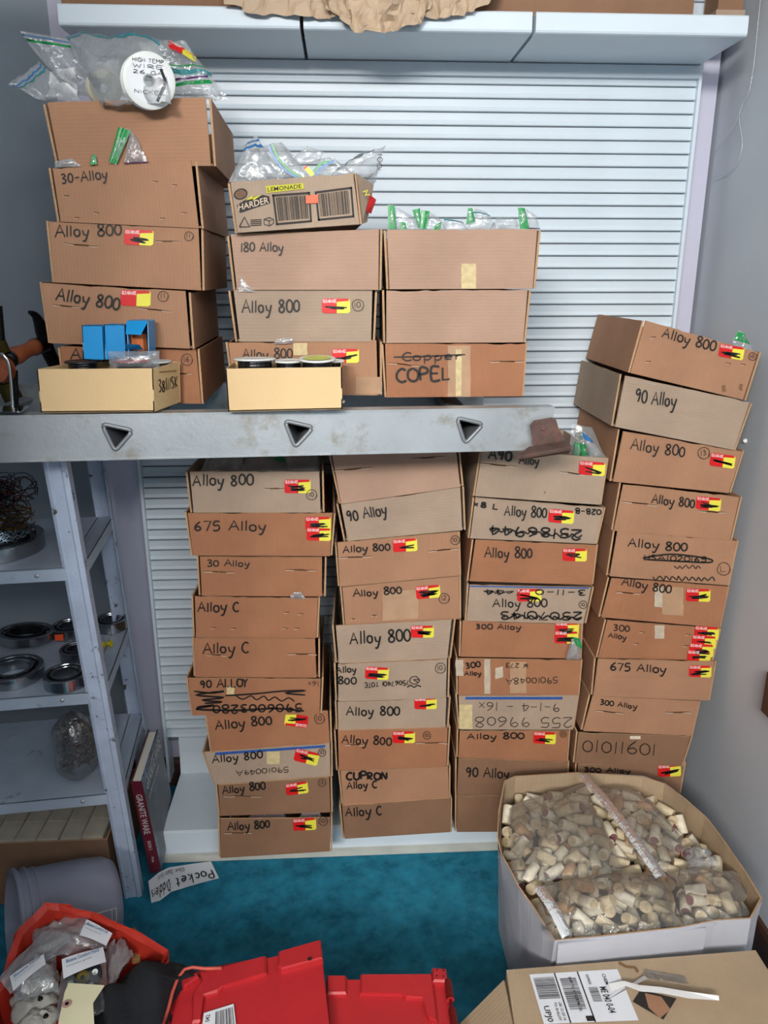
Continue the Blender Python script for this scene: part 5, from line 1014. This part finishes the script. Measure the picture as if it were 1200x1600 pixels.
# the corks are dropped one by one on a height map of the heap: each lies where it finds support
CELL = .006; hx0, hy0, HNX, HNY = .32, 1.18, 92, 96
hm = [[.262+.026*max(0, 1-(((i*CELL+hx0-.6)/.26)**2+((j*CELL+hy0-1.45)/.27)**2)) for j in range(HNY)] for i in range(HNX)]
def hat(x, y):
    i, j = int((x-hx0)/CELL), int((y-hy0)/CELL); return hm[min(max(i, 0), HNX-1)][min(max(j, 0), HNY-1)]
def inside(x, y, k=1.06):
    qx, qy = cen.x+(x-cen.x)*k, cen.y+(y-cen.y)*k; pin = False
    for i in range(len(rim)):
        a_, b_ = rim[i], rim[i-1]
        if (a_.y > qy) != (b_.y > qy) and qx < (b_.x-a_.x)*(qy-a_.y)/(b_.y-a_.y)+a_.x: pin = not pin
    return pin
CR, CH = .0122, .022
for num in range(300):
    best = None
    for tryk in range(14):
        x, y, ph = rc.uniform(.36, .845), rc.uniform(1.215, 1.69), rc.uniform(0, math.pi); ex, ey = math.cos(ph)*CH, math.sin(ph)*CH
        if not (inside(x+ex, y+ey) and inside(x-ex, y-ey)): continue
        za = max(hat(x+ex*f_-ey*g_*.4, y+ey*f_+ex*g_*.4) for f_ in (.45, .8) for g_ in (-1, 0, 1)); zb_ = max(hat(x-ex*f_-ey*g_*.4, y-ey*f_+ex*g_*.4) for f_ in (.45, .8) for g_ in (-1, 0, 1))
        zc = max(hat(x-ey*g_*.4, y+ex*g_*.4) for g_ in (-1, 0, 1)); top = max((za+zb_)/2, zc)
        if best is None or top < best[0]: best = (top, x, y, ph, za, zb_)
    if best is None or best[0] > .350: continue
    top, x, y, ph, za, zb_ = best; ex, ey = math.cos(ph)*CH, math.sin(ph)*CH
    sl_a = max(-.75, min(.75, math.atan2(za-zb_, 2*CH*.63))); z_ = top+CR*.80
    for i in range(int((x-.04-hx0)/CELL), int((x+.04-hx0)/CELL)+1):
        for j in range(int((y-.04-hy0)/CELL), int((y+.04-hy0)/CELL)+1):
            if 0 <= i < HNX and 0 <= j < HNY:
                dx, dy = hx0+(i+.5)*CELL-x, hy0+(j+.5)*CELL-y; al = dx*math.cos(ph)+dy*math.sin(ph); ac = abs(-dx*math.sin(ph)+dy*math.cos(ph))
                if abs(al) < CH+.001 and ac < CR: hm[i][j] = max(hm[i][j], z_+al*math.tan(sl_a)+(CR*CR-ac*ac)**.5*.92)
    reg = ('front', 'middle', 'back')[min(2, max(0, int((y-1.215)/.152)))]+' '+('left', 'centre', 'right')[min(2, max(0, int((x-.355)/.16)))]
    k = rc.choices(range(7), [5, 3, 4, 3, 2, 3, 2])[0]
    o = bpy.data.objects.new('wine_cork', CM[k]); COL.objects.link(o); o.location = (x, y, z_)
    th = 90-math.degrees(sl_a); ph = math.degrees(ph)
    if rc.random() < .5: th = 180-th; ph += 180
    o.rotation_euler = (0, R(th), R(ph))
    kind = ['pale wine cork', 'pale wine cork with a wine-stained end', 'cream wine cork', 'cream wine cork with a wine-stained end', 'tan wine cork', 'printed pale wine cork', 'printed pale wine cork with a stained end'][k]
    put(o, kind+' at the '+reg+' of the white box', 'cork', 'wine corks in the white box')
CFILM = film_mat('thin_cork_bag_film', dens=.045, gloss=.03, milky='#fbfaf4', edge=.16, fres=.8)
ZW = film_mat('frosted_white_zip', dens=.75, gloss=.04, milky='#e2e6ea')
# film over the corks: three bags, each draped on the heap
def drape(px, lab, sd, hi=.03, zips=(), nu=26, nv=26, film=None):
    film = film or CFILM
    c = [P(*k3(*p), Z=RZ+.0) for p in px]
    def fn(u, v):
        p = bil(c, u, v); e = (4*u*(1-u))**.6*(4*v*(1-v))**.6 if 0 < u < 1 and 0 < v < 1 else 0
        w_ = noise.noise(Vector((u*4+sd, v*4, 0)))*.012+noise.noise(Vector((u*11+sd, v*11, 0)))*.006+abs(noise.noise(Vector((u*3+v*4, sd, v*3))))*.010
        cx_ = (u-.5)*.06; 
        return Vector((p.x+noise.noise(Vector((u*5, v*5, sd+7)))*.012, p.y+noise.noise(Vector((u*5, v*5, sd+9)))*.012, .352+hi*e+w_*(.4+.6*e)))
    mb = MB(); mb.grid(fn, nu, nv); o = mb.build('cork_bag', film or FILM, props=dict(label=lab, category='plastic bag', group='bags of corks'))
    return o
o1 = drape([(110, 520), (600, 500), (420, 110), (90, 200)], 'large clear bag of corks at the left back of the white box', 1, .035)
o2 = drape([(720, 520), (860, 360), (640, 150), (440, 120)], 'clear bag of corks with a long zip, right back of the white box', 4, .045)
o3 = drape([(240, 770), (830, 730), (760, 480), (210, 540)], 'clear bag of corks at the front left of the white box', 7, .04)
o4 = drape([(800, 730), (1120, 680), (1080, 490), (760, 470)], 'clear bag of corks at the front right of the white box', 9, .035)
drape([(860, 500), (990, 450), (900, 375), (850, 400)], 'milky folded bag tail at the right side of the cork heap', 11, .02, film=FILM2, nu=12, nv=12)
def zipband(parent, p0, p1, w_, z0, z1):
    a_, b_ = P(*k3(*p0), Z=z0), P(*k3(*p1), Z=z1); d_ = (b_-a_).normalized(); s_ = d_.cross(Vector((0, 0, 1))).normalized()
    mb = MB(); mb.grid(lambda u, v: lerp(a_, b_, u)+s_*((v-.5)*w_)+Vector((0, 0, .010*math.sin(math.pi*u)+.004*math.sin(v*math.pi))), 16, 4); mb.grid(lambda u, v: lerp(a_, b_, u)+s_*((v-.5)*w_*.3+.004)+Vector((0, 0, .002+.010*math.sin(math.pi*u)+.004*math.sin(v*math.pi))), 16, 2)
    mb.build('zip_strip', ZW, parent)
zipband(o2, (412, 85), (745, 520), .026, .405, .39); zipband(o3, (222, 565), (345, 775), .024, .40, .375)
# ------------------------------------------------------------------ shipping carton in the right foreground
k4 = lambda a_, b_: (700+a_/2.4, 1440+b_/2.4)
SZ = .318
t = thing('shipping_carton', (.53, .9, 0), 'brown shipping carton with a white address label in the right foreground', 'carton'); kc = [card_mat('kraft', 'v'), TORN]
bl, br = P(791, 1518, Z=SZ), P(1180, 1487, Z=SZ); D_ = Vector((0, -.52, 0)); fx = P(1200, 1519, Z=SZ)
rt = (fx-br).normalized(); e_ = rt*.53; e_l = P(803, 1600, Z=SZ)-bl; e_l = e_l.normalized()*.53
cs = [bl, br, br+e_, bl+e_l]; lo_ = [Vector((p.x, p.y, .002)) for p in cs]
for A, B, nm in ((0, 1, 'back_panel'), (1, 2, 'side_panel'), (2, 3, 'front_panel'), (3, 0, 'side_panel')):
    n_ = (cs[B]-cs[A]).cross(Vector((0, 0, 1))).normalized(); mb = MB(); panel(mb, lo_[B], lo_[A], cs[A], cs[B], n_*1, seed=A+40, n=8, wob=.001); mb.build(nm, kc, t)
mb = MB(); th_ = Vector((0, 0, .004)); m0, m1 = lerp(cs[0], cs[3], .5), lerp(cs[1], cs[2], .5)
MB().hexa([cs[3], cs[2], m1, m0], [p+th_ for p in (cs[3], cs[2], m1, m0)]).build('top_flap', kc, t)
mb.hexa([m0, m1, cs[1], cs[0]], [p+th_ for p in (m0, m1, cs[1], cs[0])]); mb.build('top_flap', kc, t)
# side flap hanging out to the left
fa, fb = P(787, 1531, Z=SZ-.004), P(806, 1625, Z=SZ-.004); fc_, fd = P(716, 1602, Z=.235), P(740, 1690, Z=.20)
mb = MB(); nn = (fb-fa).cross(fc_-fa).normalized()*.004; mb.hexa([fa, fb, fd, fc_], [fa+nn, fb+nn, fd+nn, fc_+nn]); mb.build('side_flap', kc, t)
ZT_ = SZ+.0046
def tp4(pts, e=0): return [P(*k4(*p), Z=ZT_+e) for p in pts]
mb = MB(); mb.face(tp4([(305, 198), (360, 384), (715, 370), (635, 178)])); sl_ = mb.build('address_label', PAP, t)
LQ = tp4([(360, 384), (715, 370), (635, 178), (305, 198)], .0006)
lab_at = lambda u, v: bil(LQ, u, v)
mb = MB(); rb = random.Random(3)
def barsv(mb, u0, u1, v0, v1, step=.02):
    v = v0
    while v < v1: w_ = rb.choice([.006, .010, .016]); mb.face([lab_at(u0, v), lab_at(u1, v), lab_at(u1, v+w_), lab_at(u0, v+w_)]); v += w_+rb.choice([.008, .014])
def barsu(mb, u0, u1, v0, v1):
    u = u0
    while u < u1: w_ = rb.choice([.003, .005, .008]); mb.face([lab_at(u, v0), lab_at(u+w_, v0), lab_at(u+w_, v1), lab_at(u, v1)]); u += w_+rb.choice([.004, .008])
barsv(mb, .03, .26, .48, .93); barsv(mb, .32, .50, .25, .88); barsv(mb, .60, .70, .38, .66); mb.build('barcode_bars', PRT, sl_)['kind'] = 'stuff'
mb = MB()
for (u0, u1, v0, v1) in ((.275, .290, 0, 1), (.535, .550, 0, 1), (.46, .55, .02, .12)): mb.face([lab_at(u0, v0), lab_at(u1, v0), lab_at(u1, v1), lab_at(u0, v1)])
mb.build('label_rules', PRT, sl_)['kind'] = 'stuff'
def rtext(s, u0, u1, v0, v1, m_=PRT):   # lettering turned a quarter turn: it reads down the label
    ptext('lettering', s, [lab_at(u0, v1), lab_at(u0, v0), lab_at(u1, v0), lab_at(u1, v1)], m_, sl_, Vector((0, 0, .0003)))
rtext('UPJ0', .03, .11, .03, .34); rtext('ME 040 0-04', .72, .80, .15, .66); rtext('SHIP TO: ONE PARCEL', .42, .45, .20, .9); rtext('CHEM', .80, .84, .70, .92); rtext('EXPRESS', .62, .65, .72, .92)
rtext('TO: 30 ALLOY', .17, .20, .05, .40); rtext('LBS 12 OF 16', .22, .25, .05, .40)
mb = MB(); mb.face(tp4([(692, 300), (722, 255), (857, 288), (808, 368)], .0003)); dm = mb.build('diamond_print', PRT, t)
mb = MB(); mb.face(tp4([(738, 268), (800, 282), (835, 330), (795, 362), (752, 322)], .0008)); mb.build('diamond_centre', card_mat('tan', 'v'), dm)
mb = MB(); ribbon(mb, smooth_line([(640, 152), (668, 168), (700, 172), (712, 190)]), 9, lambda x, y: P(*k4(x, y), Z=ZT_+.0005)); mb.build('torn_spot', TAPES['brown'], t)
STR = [(600, 232, .002), (660, 222, .012), (720, 238, .02), (800, 245, .018), (900, 262, .02), (1015, 278, .024)]
STL = [(612, 262, .002), (668, 242, .012), (722, 262, .02), (800, 268, .018), (900, 288, .02), (1017, 296, .020)]
mb = MB(); n_ = 5; mb.grid(lambda u, v: lerp(P(*k4(*STR[round(u*n_)][:2]), Z=ZT_+STR[round(u*n_)][2]), P(*k4(*STL[round(u*n_)][:2]), Z=ZT_+STL[round(u*n_)][2]), v), n_, 1, smooth=False)
mb.grid(lambda u, v: bil(tp4([(590, 298), (605, 298), (748, 222), (735, 202)], .016 if 0 else .008), u, v)+Vector((0, 0, .006*u)), 4, 2)
mb.build('torn_strip', mat('torn_white_strip', '#e6e6e4', .6), props=dict(label='torn white paper strip curling across the address label', category='paper strip'))
mb = MB(); c_ = tp4([(730, 215), (905, 240), (890, 205), (735, 180)], .002); mb.grid(lambda u, v: bil(c_, u, v)+Vector((0, 0, .004*abs(nz(u*9, v*9, 2)))), 12, 6); mb.build('clear_tape', FILMT, t)
# ------------------------------------------------------------------ red tote with a two-leaf lid
REDT = mat('red_tote_plastic', '#b3262b', .42, var=.07, vs=9, bump=.08, bs=200, col2='#c24b48', lo=.66, hi=.82); 
t = thing('storage_tote', (-.075, .9, 0), 'red plastic storage tote with interlocking lid leaves in the foreground', 'tote')
TZ = .30; x0, x1, xm, y1, y0 = -.337, .187, -.052, 1.178, .70
mb = MB(); i_ = .035
mb.hexa([(x0+i_+.02, y0+i_, .002), (x1-i_-.02, y0+i_, .002), (x1-i_-.02, y1-i_-.01, .002), (x0+i_+.02, y1-i_-.01, .002)], [(x0+.02, y0+.01, TZ-.02), (x1-.02, y0+.01, TZ-.02), (x1-.02, y1-.02, TZ-.02), (x0+.02, y1-.02, TZ-.02)]); mb.build('body', REDT, t)
k2 = lambda a_, b_: (240+a_/2.5, 1400+b_/2.5)
def prism(mb, pts, z0, z1, zf=None, bev=.0022):
    "raised shape seen from above: px outline taken to height z1"
    zf = zf or (lambda p: 0)
    top = [P(*p, Z=z1) for p in pts]; top = [p+Vector((0, 0, zf(p))) for p in top]; c_ = sum(top, Vector())/len(top)
    ins = [p+(c_-p).normalized()*bev for p in top]; md = [p-Vector((0, 0, bev)) for p in top]; bt_ = [Vector((p.x, p.y, z0+zf(p))) for p in top]; n = len(top)
    mb.face(ins)
    for i in range(n):
        j = (i+1) % n; mb.face([md[i], md[j], ins[j], ins[i]], smooth=True); mb.face([bt_[i], bt_[j], md[j], md[i]])
tl_ = lambda p: .030*max(0, (p.x-x0)/(xm-x0)) if p.x < xm+.02 else 0
LP_ = [k2(*p) for p in ((100, 315), (118, 292), (175, 300), (180, 290), (440, 262), (448, 268), (490, 262), (496, 248), (655, 218), (665, 330), (690, 560), (690, 760), (60, 760), (66, 500))]
mb = MB(); prism(mb, LP_, TZ-.012, TZ, tl_); lf = mb.build('lid_leaf', REDT, t)
RP_ = [k2(*p) for p in ((672, 330), (676, 318), (752, 318), (756, 326), (806, 324), (810, 312), (1085, 308), (1092, 282), (1142, 282), (1150, 330), (1160, 500), (1168, 760), (700, 760), (690, 560))]
mb = MB(); prism(mb, RP_, TZ-.018, TZ-.006); rf = mb.build('lid_leaf', REDT, t)
for parent, pts, z_, f_ in ((lf, [(180, 300), (440, 258), (444, 325), (275, 362), (250, 385), (188, 395), (180, 500), (150, 500), (150, 390), (190, 330)], .010, tl_), (lf, [(490, 245), (655, 213), (662, 285), (500, 316), (486, 305)], .016, tl_),
  (rf, [(676, 306), (752, 306), (754, 378), (678, 380)], .010, None), (rf, [(808, 303), (1088, 300), (1100, 385), (1110, 490), (1075, 470), (1060, 395), (985, 392), (970, 376), (806, 374)], .010, None),
  (lf, [(105, 330), (170, 300), (178, 318), (115, 356)], .014, tl_), (rf, [(1090, 276), (1143, 282), (1147, 320), (1140, 332), (1090, 330)], .014, None)):
    mb = MB(); prism(mb, [k2(*p) for p in pts], TZ-.012, TZ+z_-(.006 if parent is rf else 0), f_, .004); mb.build('raised_rib', REDT, parent)
for (px_, py_) in ((610, 246), (153, 305), (124, 326), (1106, 290), (1132, 292), (1106, 312), (1132, 314)):
    p = P(*k2(px_, py_), Z=TZ+.016+(.03 if px_ == 610 else (0 if px_ < 300 else -.007))); r_ = .0045 if px_ == 610 else .0018
    mb = MB(); mb.face([p+Vector((math.cos(a_*.6283)*r_, math.sin(a_*.6283)*r_, .0006+(.0 if px_ > 200 else .002))) for a_ in range(10)]); mb.build('hole', mat('dark_hole', '#2a0c0c', .8), lf if px_ < 700 else rf)
for s_, xx in ((lf, x0-.002), (rf, x1-.004)):
    for i in range(5):
        yy = y1-.055-i*.06; mb = MB(); mb.tube([(xx, yy-.02, TZ+.002), (xx, yy+.02, TZ+.002)], .0075, 10); mb.build('hinge_knuckle', REDT, s_)
    MB().tube([(xx, y0, TZ+.002), (xx, y1-.03, TZ+.002)], .0035, 8).build('hinge_pin', REDT, s_)
mb = MB(); cc = [P(*k2(*p), Z=TZ+.005) for p in ((185, 560), (325, 540), (314, 441), (197, 468))]; cc = [p+Vector((0, 0, tl_(p))) for p in cc]; mb.face(cc); sb = mb.build('barcode_label', PAP, lf)
mb = MB(); rb = random.Random(6); u = .40
while u < .94: w_ = rb.choice([.012, .02, .03]); mb.face([bil(cc, a_, b_)+Vector((0, 0, .0006)) for a_, b_ in ((u, .1), (u+w_, .1), (u+w_, .88), (u, .88))]); u += w_+rb.choice([.015, .025])
mb.build('barcode_bars', PRT, sb)['kind'] = 'stuff'
ptext('lettering', '042', [bil(cc, *p)+Vector((0, 0, .0006)) for p in ((.22, .55), (.22, .85), (.08, .85), (.08, .55))], PRT, sb)
# ------------------------------------------------------------------ orange bag with zip bags, knitted cloth
ORG = mat('orange_red_fabric', '#cf3a20', .55, var=.10, vs=14, bump=.25, bs=60); ORG2 = mat('dark_red_lining', '#b02a1a', .6, var=.1)
kb = lambda a_, b_: (a_/3.75, 1380+b_/3.75)
rp = [((-60, 640), .30), ((5, 555), .31), ((35, 470), .33), ((75, 350), .35), ((112, 262), .36), ((190, 190), .375), ((265, 112), .385), ((340, 118), .38), ((430, 145), .375), ((530, 165), .37), ((640, 210), .365), ((760, 262), .355), ((880, 325), .345), ((985, 390), .335), ((960, 480), .32), ((900, 640), .31), ((880, 800), .30), ((700, 1000), .30), ((300, 1100), .30), ((-60, 1000), .30)]
rim2 = [P(*kb(*p), Z=z_) for p, z_ in rp]; cb2 = sum(rim2, Vector())/len(rim2)
ft2 = [Vector((lerp(p.x, cb2.x, .12), lerp(p.y, cb2.y, .12)-.0, .003)) for p in rim2]; in2 = [lerp(p, Vector((cb2.x, cb2.y, p.z)), .07)-Vector((0, 0, .012)) for p in rim2]; in3 = [lerp(p, Vector((cb2.x, cb2.y, p.z)), .10)-Vector((0, 0, .16)) for p in rim2]
t = thing('shopping_bag', (cb2.x, cb2.y, 0), 'open orange-red shopping bag full of zip bags, bottom left', 'bag')
mb = MB(); loopgrid(mb, ft2, rim2, 8, 0, .010, 3); mb.build('outer_wall', ORG, t)
mb = MB(); loopgrid(mb, rim2, in2, 2, 0, .002, 5); loopgrid(mb, in2, in3, 5, 0, .006, 5); mb.build('lining', ORG2, t)
fz = .275; mb = MB(); mb.face([Vector((p.x, p.y, fz-.06)) for p in in3]); mb.build('floor_panel', ORG2, t)
def bq(z_, *pts): return [P(*kb(p[0], p[1]), Z=(p[2] if len(p) > 2 else z_)) for p in pts]
GB = 'bags in the orange shopping bag'
bag(bq(.31, (90, 700), (340, 640), (330, 420), (60, 560)), 'large clear bag of pale trimmings at the left of the orange bag', (), .06, .012, film=FILM2, group=GB)
bag(bq(.34, (200, 480), (640, 380), (500, 180), (190, 300)), 'clear bag lying across the back of the orange bag', (), .04, .014, film=FILM, group=GB, nu=20, nv=20)
bag(bq(.33, (200, 320), (260, 300), (330, 160), (220, 190)), 'milky bag fold at the back left of the orange bag', (), .03, .01, film=FILM2, group=GB)
bag(bq(.33, (640, 640), (780, 430), (720, 330), (620, 400)), 'clear bag tucked at the right of the orange bag', (), .03, .012, group=GB)
bag(bq(.345, (330, 800), (640, 760), (620, 400), (370, 470)), 'clear bag holding a label and a black disc in the orange bag', (), .03, .008, group=GB, film=FILMT)
z3 = bag(bq(.335, (-10, 560), (60, 650), (420, 330), (330, 210)), 'long zip edge of a clear bag crossing the orange bag', (), .012, .006, group=GB, film=FILM2)
def plabel(pts, z_, lab, txt, blue=True):
    c_ = bq(z_, *pts); mb = MB(); mb.grid(lambda u, v: bil(c_, u, v)+Vector((0, 0, .003*math.sin(3*u+v))), 8, 4); o = mb.build('card_label', PAP, props=dict(label=lab, category='label', group='printed labels in the orange bag'))
    ptext('lettering', txt, [bil(c_, u, v)+Vector((0, 0, .0045)) for u, v in ((.1, .66), (.9, .66), (.9, .86), (.1, .86))], mat('blue_print', '#5d7fa8', .6), o)
    ptext('lettering', 'premium grade', [bil(c_, u, v)+Vector((0, 0, .0045)) for u, v in ((.1, .42), (.7, .42), (.7, .52), (.1, .52))], mat('grey_print', '#8d96a4', .6), o); return o
plabel([(372, 560), (622, 462), (603, 368), (362, 452)], .372, 'white printed label with blue heading in the middle of the orange bag', 'Banana Comfort Neck')
plabel([(78, 632), (268, 475), (255, 408), (58, 552)], .365, 'white printed label slanting at the left edge of the orange bag', 'Banana Neck')
plabel([(465, 305), (622, 368), (658, 288), (508, 218)], .365, 'white printed label lying at the back right of the orange bag', 'Banana Comfort Nk')
t = thing('knob_disc', P(*kb(490, 540), Z=.37), 'black disc with white spots and a gold centre in the orange bag', 'disc')
c_ = P(*kb(490, 560), Z=.352); M = Matrix.Translation(c_) @ Matrix.Rotation(R(25), 4, 'X')
mb = MB(); mb.lathe([(.001, 0), (.032, 0), (.034, .003), (.032, .006), (.001, .0065)], M, 36); mb.build('disc', BLKP, t)
for i in range(6): mb = MB(); mb.lathe([(.001, .0072), (.0055, .0070)], M @ Matrix.Translation((.022*math.cos(i*1.047+.4), .022*math.sin(i*1.047+.4), 0)), 14); mb.build('white_spot', WPL, t)
mb = MB(); mb.lathe([(.004, .0078), (.008, .0085), (.012, .0070)], M, 20); mb.build('gold_centre', mat('dull_gold', '#8f7f3c', .4, .7), t)
CRM = mat('cream_card_tag', '#e3dcb8', .6, var=.03)
t = thing('card_tag', P(*kb(450, 720), Z=.37), 'cream card tag with a reinforced hole in the orange bag', 'tag')
tg = bq(.378, (340, 830), (560, 830), (600, 592), (400, 582)); tg[0].z -= 0; mb = MB(); pts = bq(.378, (320, 960), (560, 960), (545, 700), (612, 598), (402, 584), (378, 640), (345, 800)); mb.face(pts); mb.face([p-Vector((0, 0, .001)) for p in pts][::-1]); mb.build('card', CRM, t)
c_ = P(*kb(392, 706), Z=.379); mb = MB(); mb.lathe([(.0035, .0004), (.0085, .0004)], Matrix.Translation(c_), 20); mb.build('reinforcing_ring', mat('pinkish_ring', '#b98f84', .7), t)
mb = MB(); mb.lathe([(.0002, .0006), (.0034, .0006)], Matrix.Translation(c_), 16); mb.build('hole', IRON, t)
rb = random.Random(8); PALE = mat('pale_plush_scraps', '#b9b6ae', .8, var=.15, vs=30, bump=.5, bs=120)
for i, (a_, b_, r_) in enumerate(((200, 620, 70), (250, 700, 75), (160, 740, 80), (300, 640, 50), (230, 560, 45), (120, 690, 50), (280, 790, 60), (200, 830, 80), (310, 560, 45))):
    c_ = P(*kb(a_, b_), Z=.27); rr = r_/3.75/760; mb = MB()
    mb.grid(lambda u, v: c_+Vector((math.cos(6.2832*u)*math.sin(math.pi*v)*rr, math.sin(6.2832*u)*math.sin(math.pi*v)*rr, math.cos(math.pi*v)*rr*.8))*(1+.35*nz(u*5 if 0 < u < 1 else 0, v*5, i)), 16, 10, wrap=True)
    o = mb.build('foam_piece', PALE, props=dict(label=['left', 'front', 'lowest left', 'inner', 'upper', 'leftmost', 'right front', 'bottom', 'upper right'][i]+' pale soft lump in the clear bag inside the orange bag', category='foam piece', group='pale lumps in the orange bag'))
    if i in (1, 4, 6): mb = MB(); e_ = c_+Vector((0.002, -.01, rr*.86)); mb.lathe([(.0003, .002), (.004, .001), (.005, -.002)], Matrix.Translation(e_), 14); mb.build('dark_eyelet', IRON, o)
WOODL = mat('pale_wood_slat', '#8b6440', .6, var=.2, vs=20)
for i, (p0, p1) in enumerate((((640, 345), (800, 300)), ((805, 320), (800, 470)), ((640, 370), (790, 400)))):
    A_, B_ = P(*kb(*p0), Z=.29), P(*kb(*p1), Z=.29); mb = MB(); d_ = (B_-A_); s_ = d_.cross(Vector((0, 0, 1))).normalized()*.008; h_ = Vector((0, 0, .012))
    mb.hexa([A_-s_, B_-s_, B_+s_, A_+s_], [A_-s_+h_, B_-s_+h_, B_+s_+h_, A_+s_+h_]); mb.build('wooden_lath', WOODL, props=dict(label=('back', 'right', 'lower')[i]+' small wooden lath under the clear bags in the orange bag', category='lath', group='wooden laths in the orange bag'))
BLK = mat('black_knit_cloth', '#101319', .95, var=.25, vs=30, bump=.5, bs=400)
ol = [(500, 830), (498, 700), (520, 670), (600, 590), (680, 550), (720, 500), (790, 440), (880, 415), (990, 410), (1080, 430), (1150, 470), (1190, 505), (1100, 530), (1050, 600), (1010, 700), (980, 860), (940, 1100), (560, 1100)]
olw = [P(*kb(*p), Z=.322) for p in ol]; cw = P(*kb(800, 720), Z=.322); nO = len(olw)*4
def cl(u, v):
    k = round(u*nO) % nO; p = lerp(olw[k//4], olw[(k//4+1) % len(olw)], (k % 4)/4); q = lerp(p, cw, v)
    a_ = math.atan2(q.y-cw.y, q.x-cw.x); fold = .010*math.sin(q.x*70+q.y*30+2.5*nz(q.x*6, q.y*6, 1))+.022*nz(q.x*12, q.y*12, 2)
    return Vector((q.x, q.y, .305+(.050*(1-(1-v)**2.2)+fold*min(1, v*3)) if v > 0 else .27))
mb = MB(); mb.grid(cl, nO, 16, wrap=True); mb.build('black_cloth', BLK, props=dict(label='black knitted cloth heaped between the orange bag and the red tote', category='cloth'))
# thin strap lying on the tote edge
mb = MB(); sp = [P(*kb(*p), Z=.325) for p in ((955, 830), (985, 740), (1010, 640), (1040, 560), (1080, 505), (1130, 492), (1200, 500), (1300, 498))]; mb.tube(sp, .0032, 6); mb.build('pink_strap', mat('salmon_strap', '#c9574a', .6), props=dict(label='thin salmon strap curving over the corner of the red tote', category='strap'))
# ------------------------------------------------------------------ small things on the right wall
THR = film_mat('clear_thread', dens=.55, gloss=.2, milky='#f4f6f8')
for pts, l in (([(1190, -20), (1184, 40), (1178, 100), (1170, 145), (1162, 158), (1148, 195), (1128, 222), (1118, 235)], 'clear plastic thread hanging down the grey wall from above'), ([(1162, 158), (1155, 185), (1160, 225), (1152, 255), (1135, 270), (1114, 278)], 'clear plastic thread branching below the first on the grey wall')):
    mb = MB(); mb.tube([P(*p, X=.985) for p in smooth_line(pts, 4)], .0009, 5); mb.build('plastic_thread', THR, props=dict(label=l, category='thread'))
p = P(1163, 689, X=.996); mb = MB(); mb.lathe([(.0005, .008), (.005, .006), (.006, 0)], Matrix.Translation(p+Vector((.004, 0, 0))) @ Matrix.Rotation(-math.pi/2, 4, 'Y'), 12); mb.build('wall_screw', WPL, props=dict(label='small white screw head in the grey wall right of the leaning stack', category='screw'))
a_, b_ = P(1200, 1048, X=.96), P(1192, 1110, X=.96)
mb = MB(); mb.hexa([(.955, b_.y-.30, b_.z), (.996, b_.y-.30, b_.z), (.996, b_.y-.012, b_.z-.0), (.955, b_.y, b_.z)], [(.955, b_.y-.30, a_.z), (.996, b_.y-.30, a_.z), (.996, b_.y-.012, a_.z), (.955, b_.y, a_.z)]); mb.build('wooden_block', BROWNT, props=dict(label='dark brown wooden block on the grey wall at the right edge', category='block'))
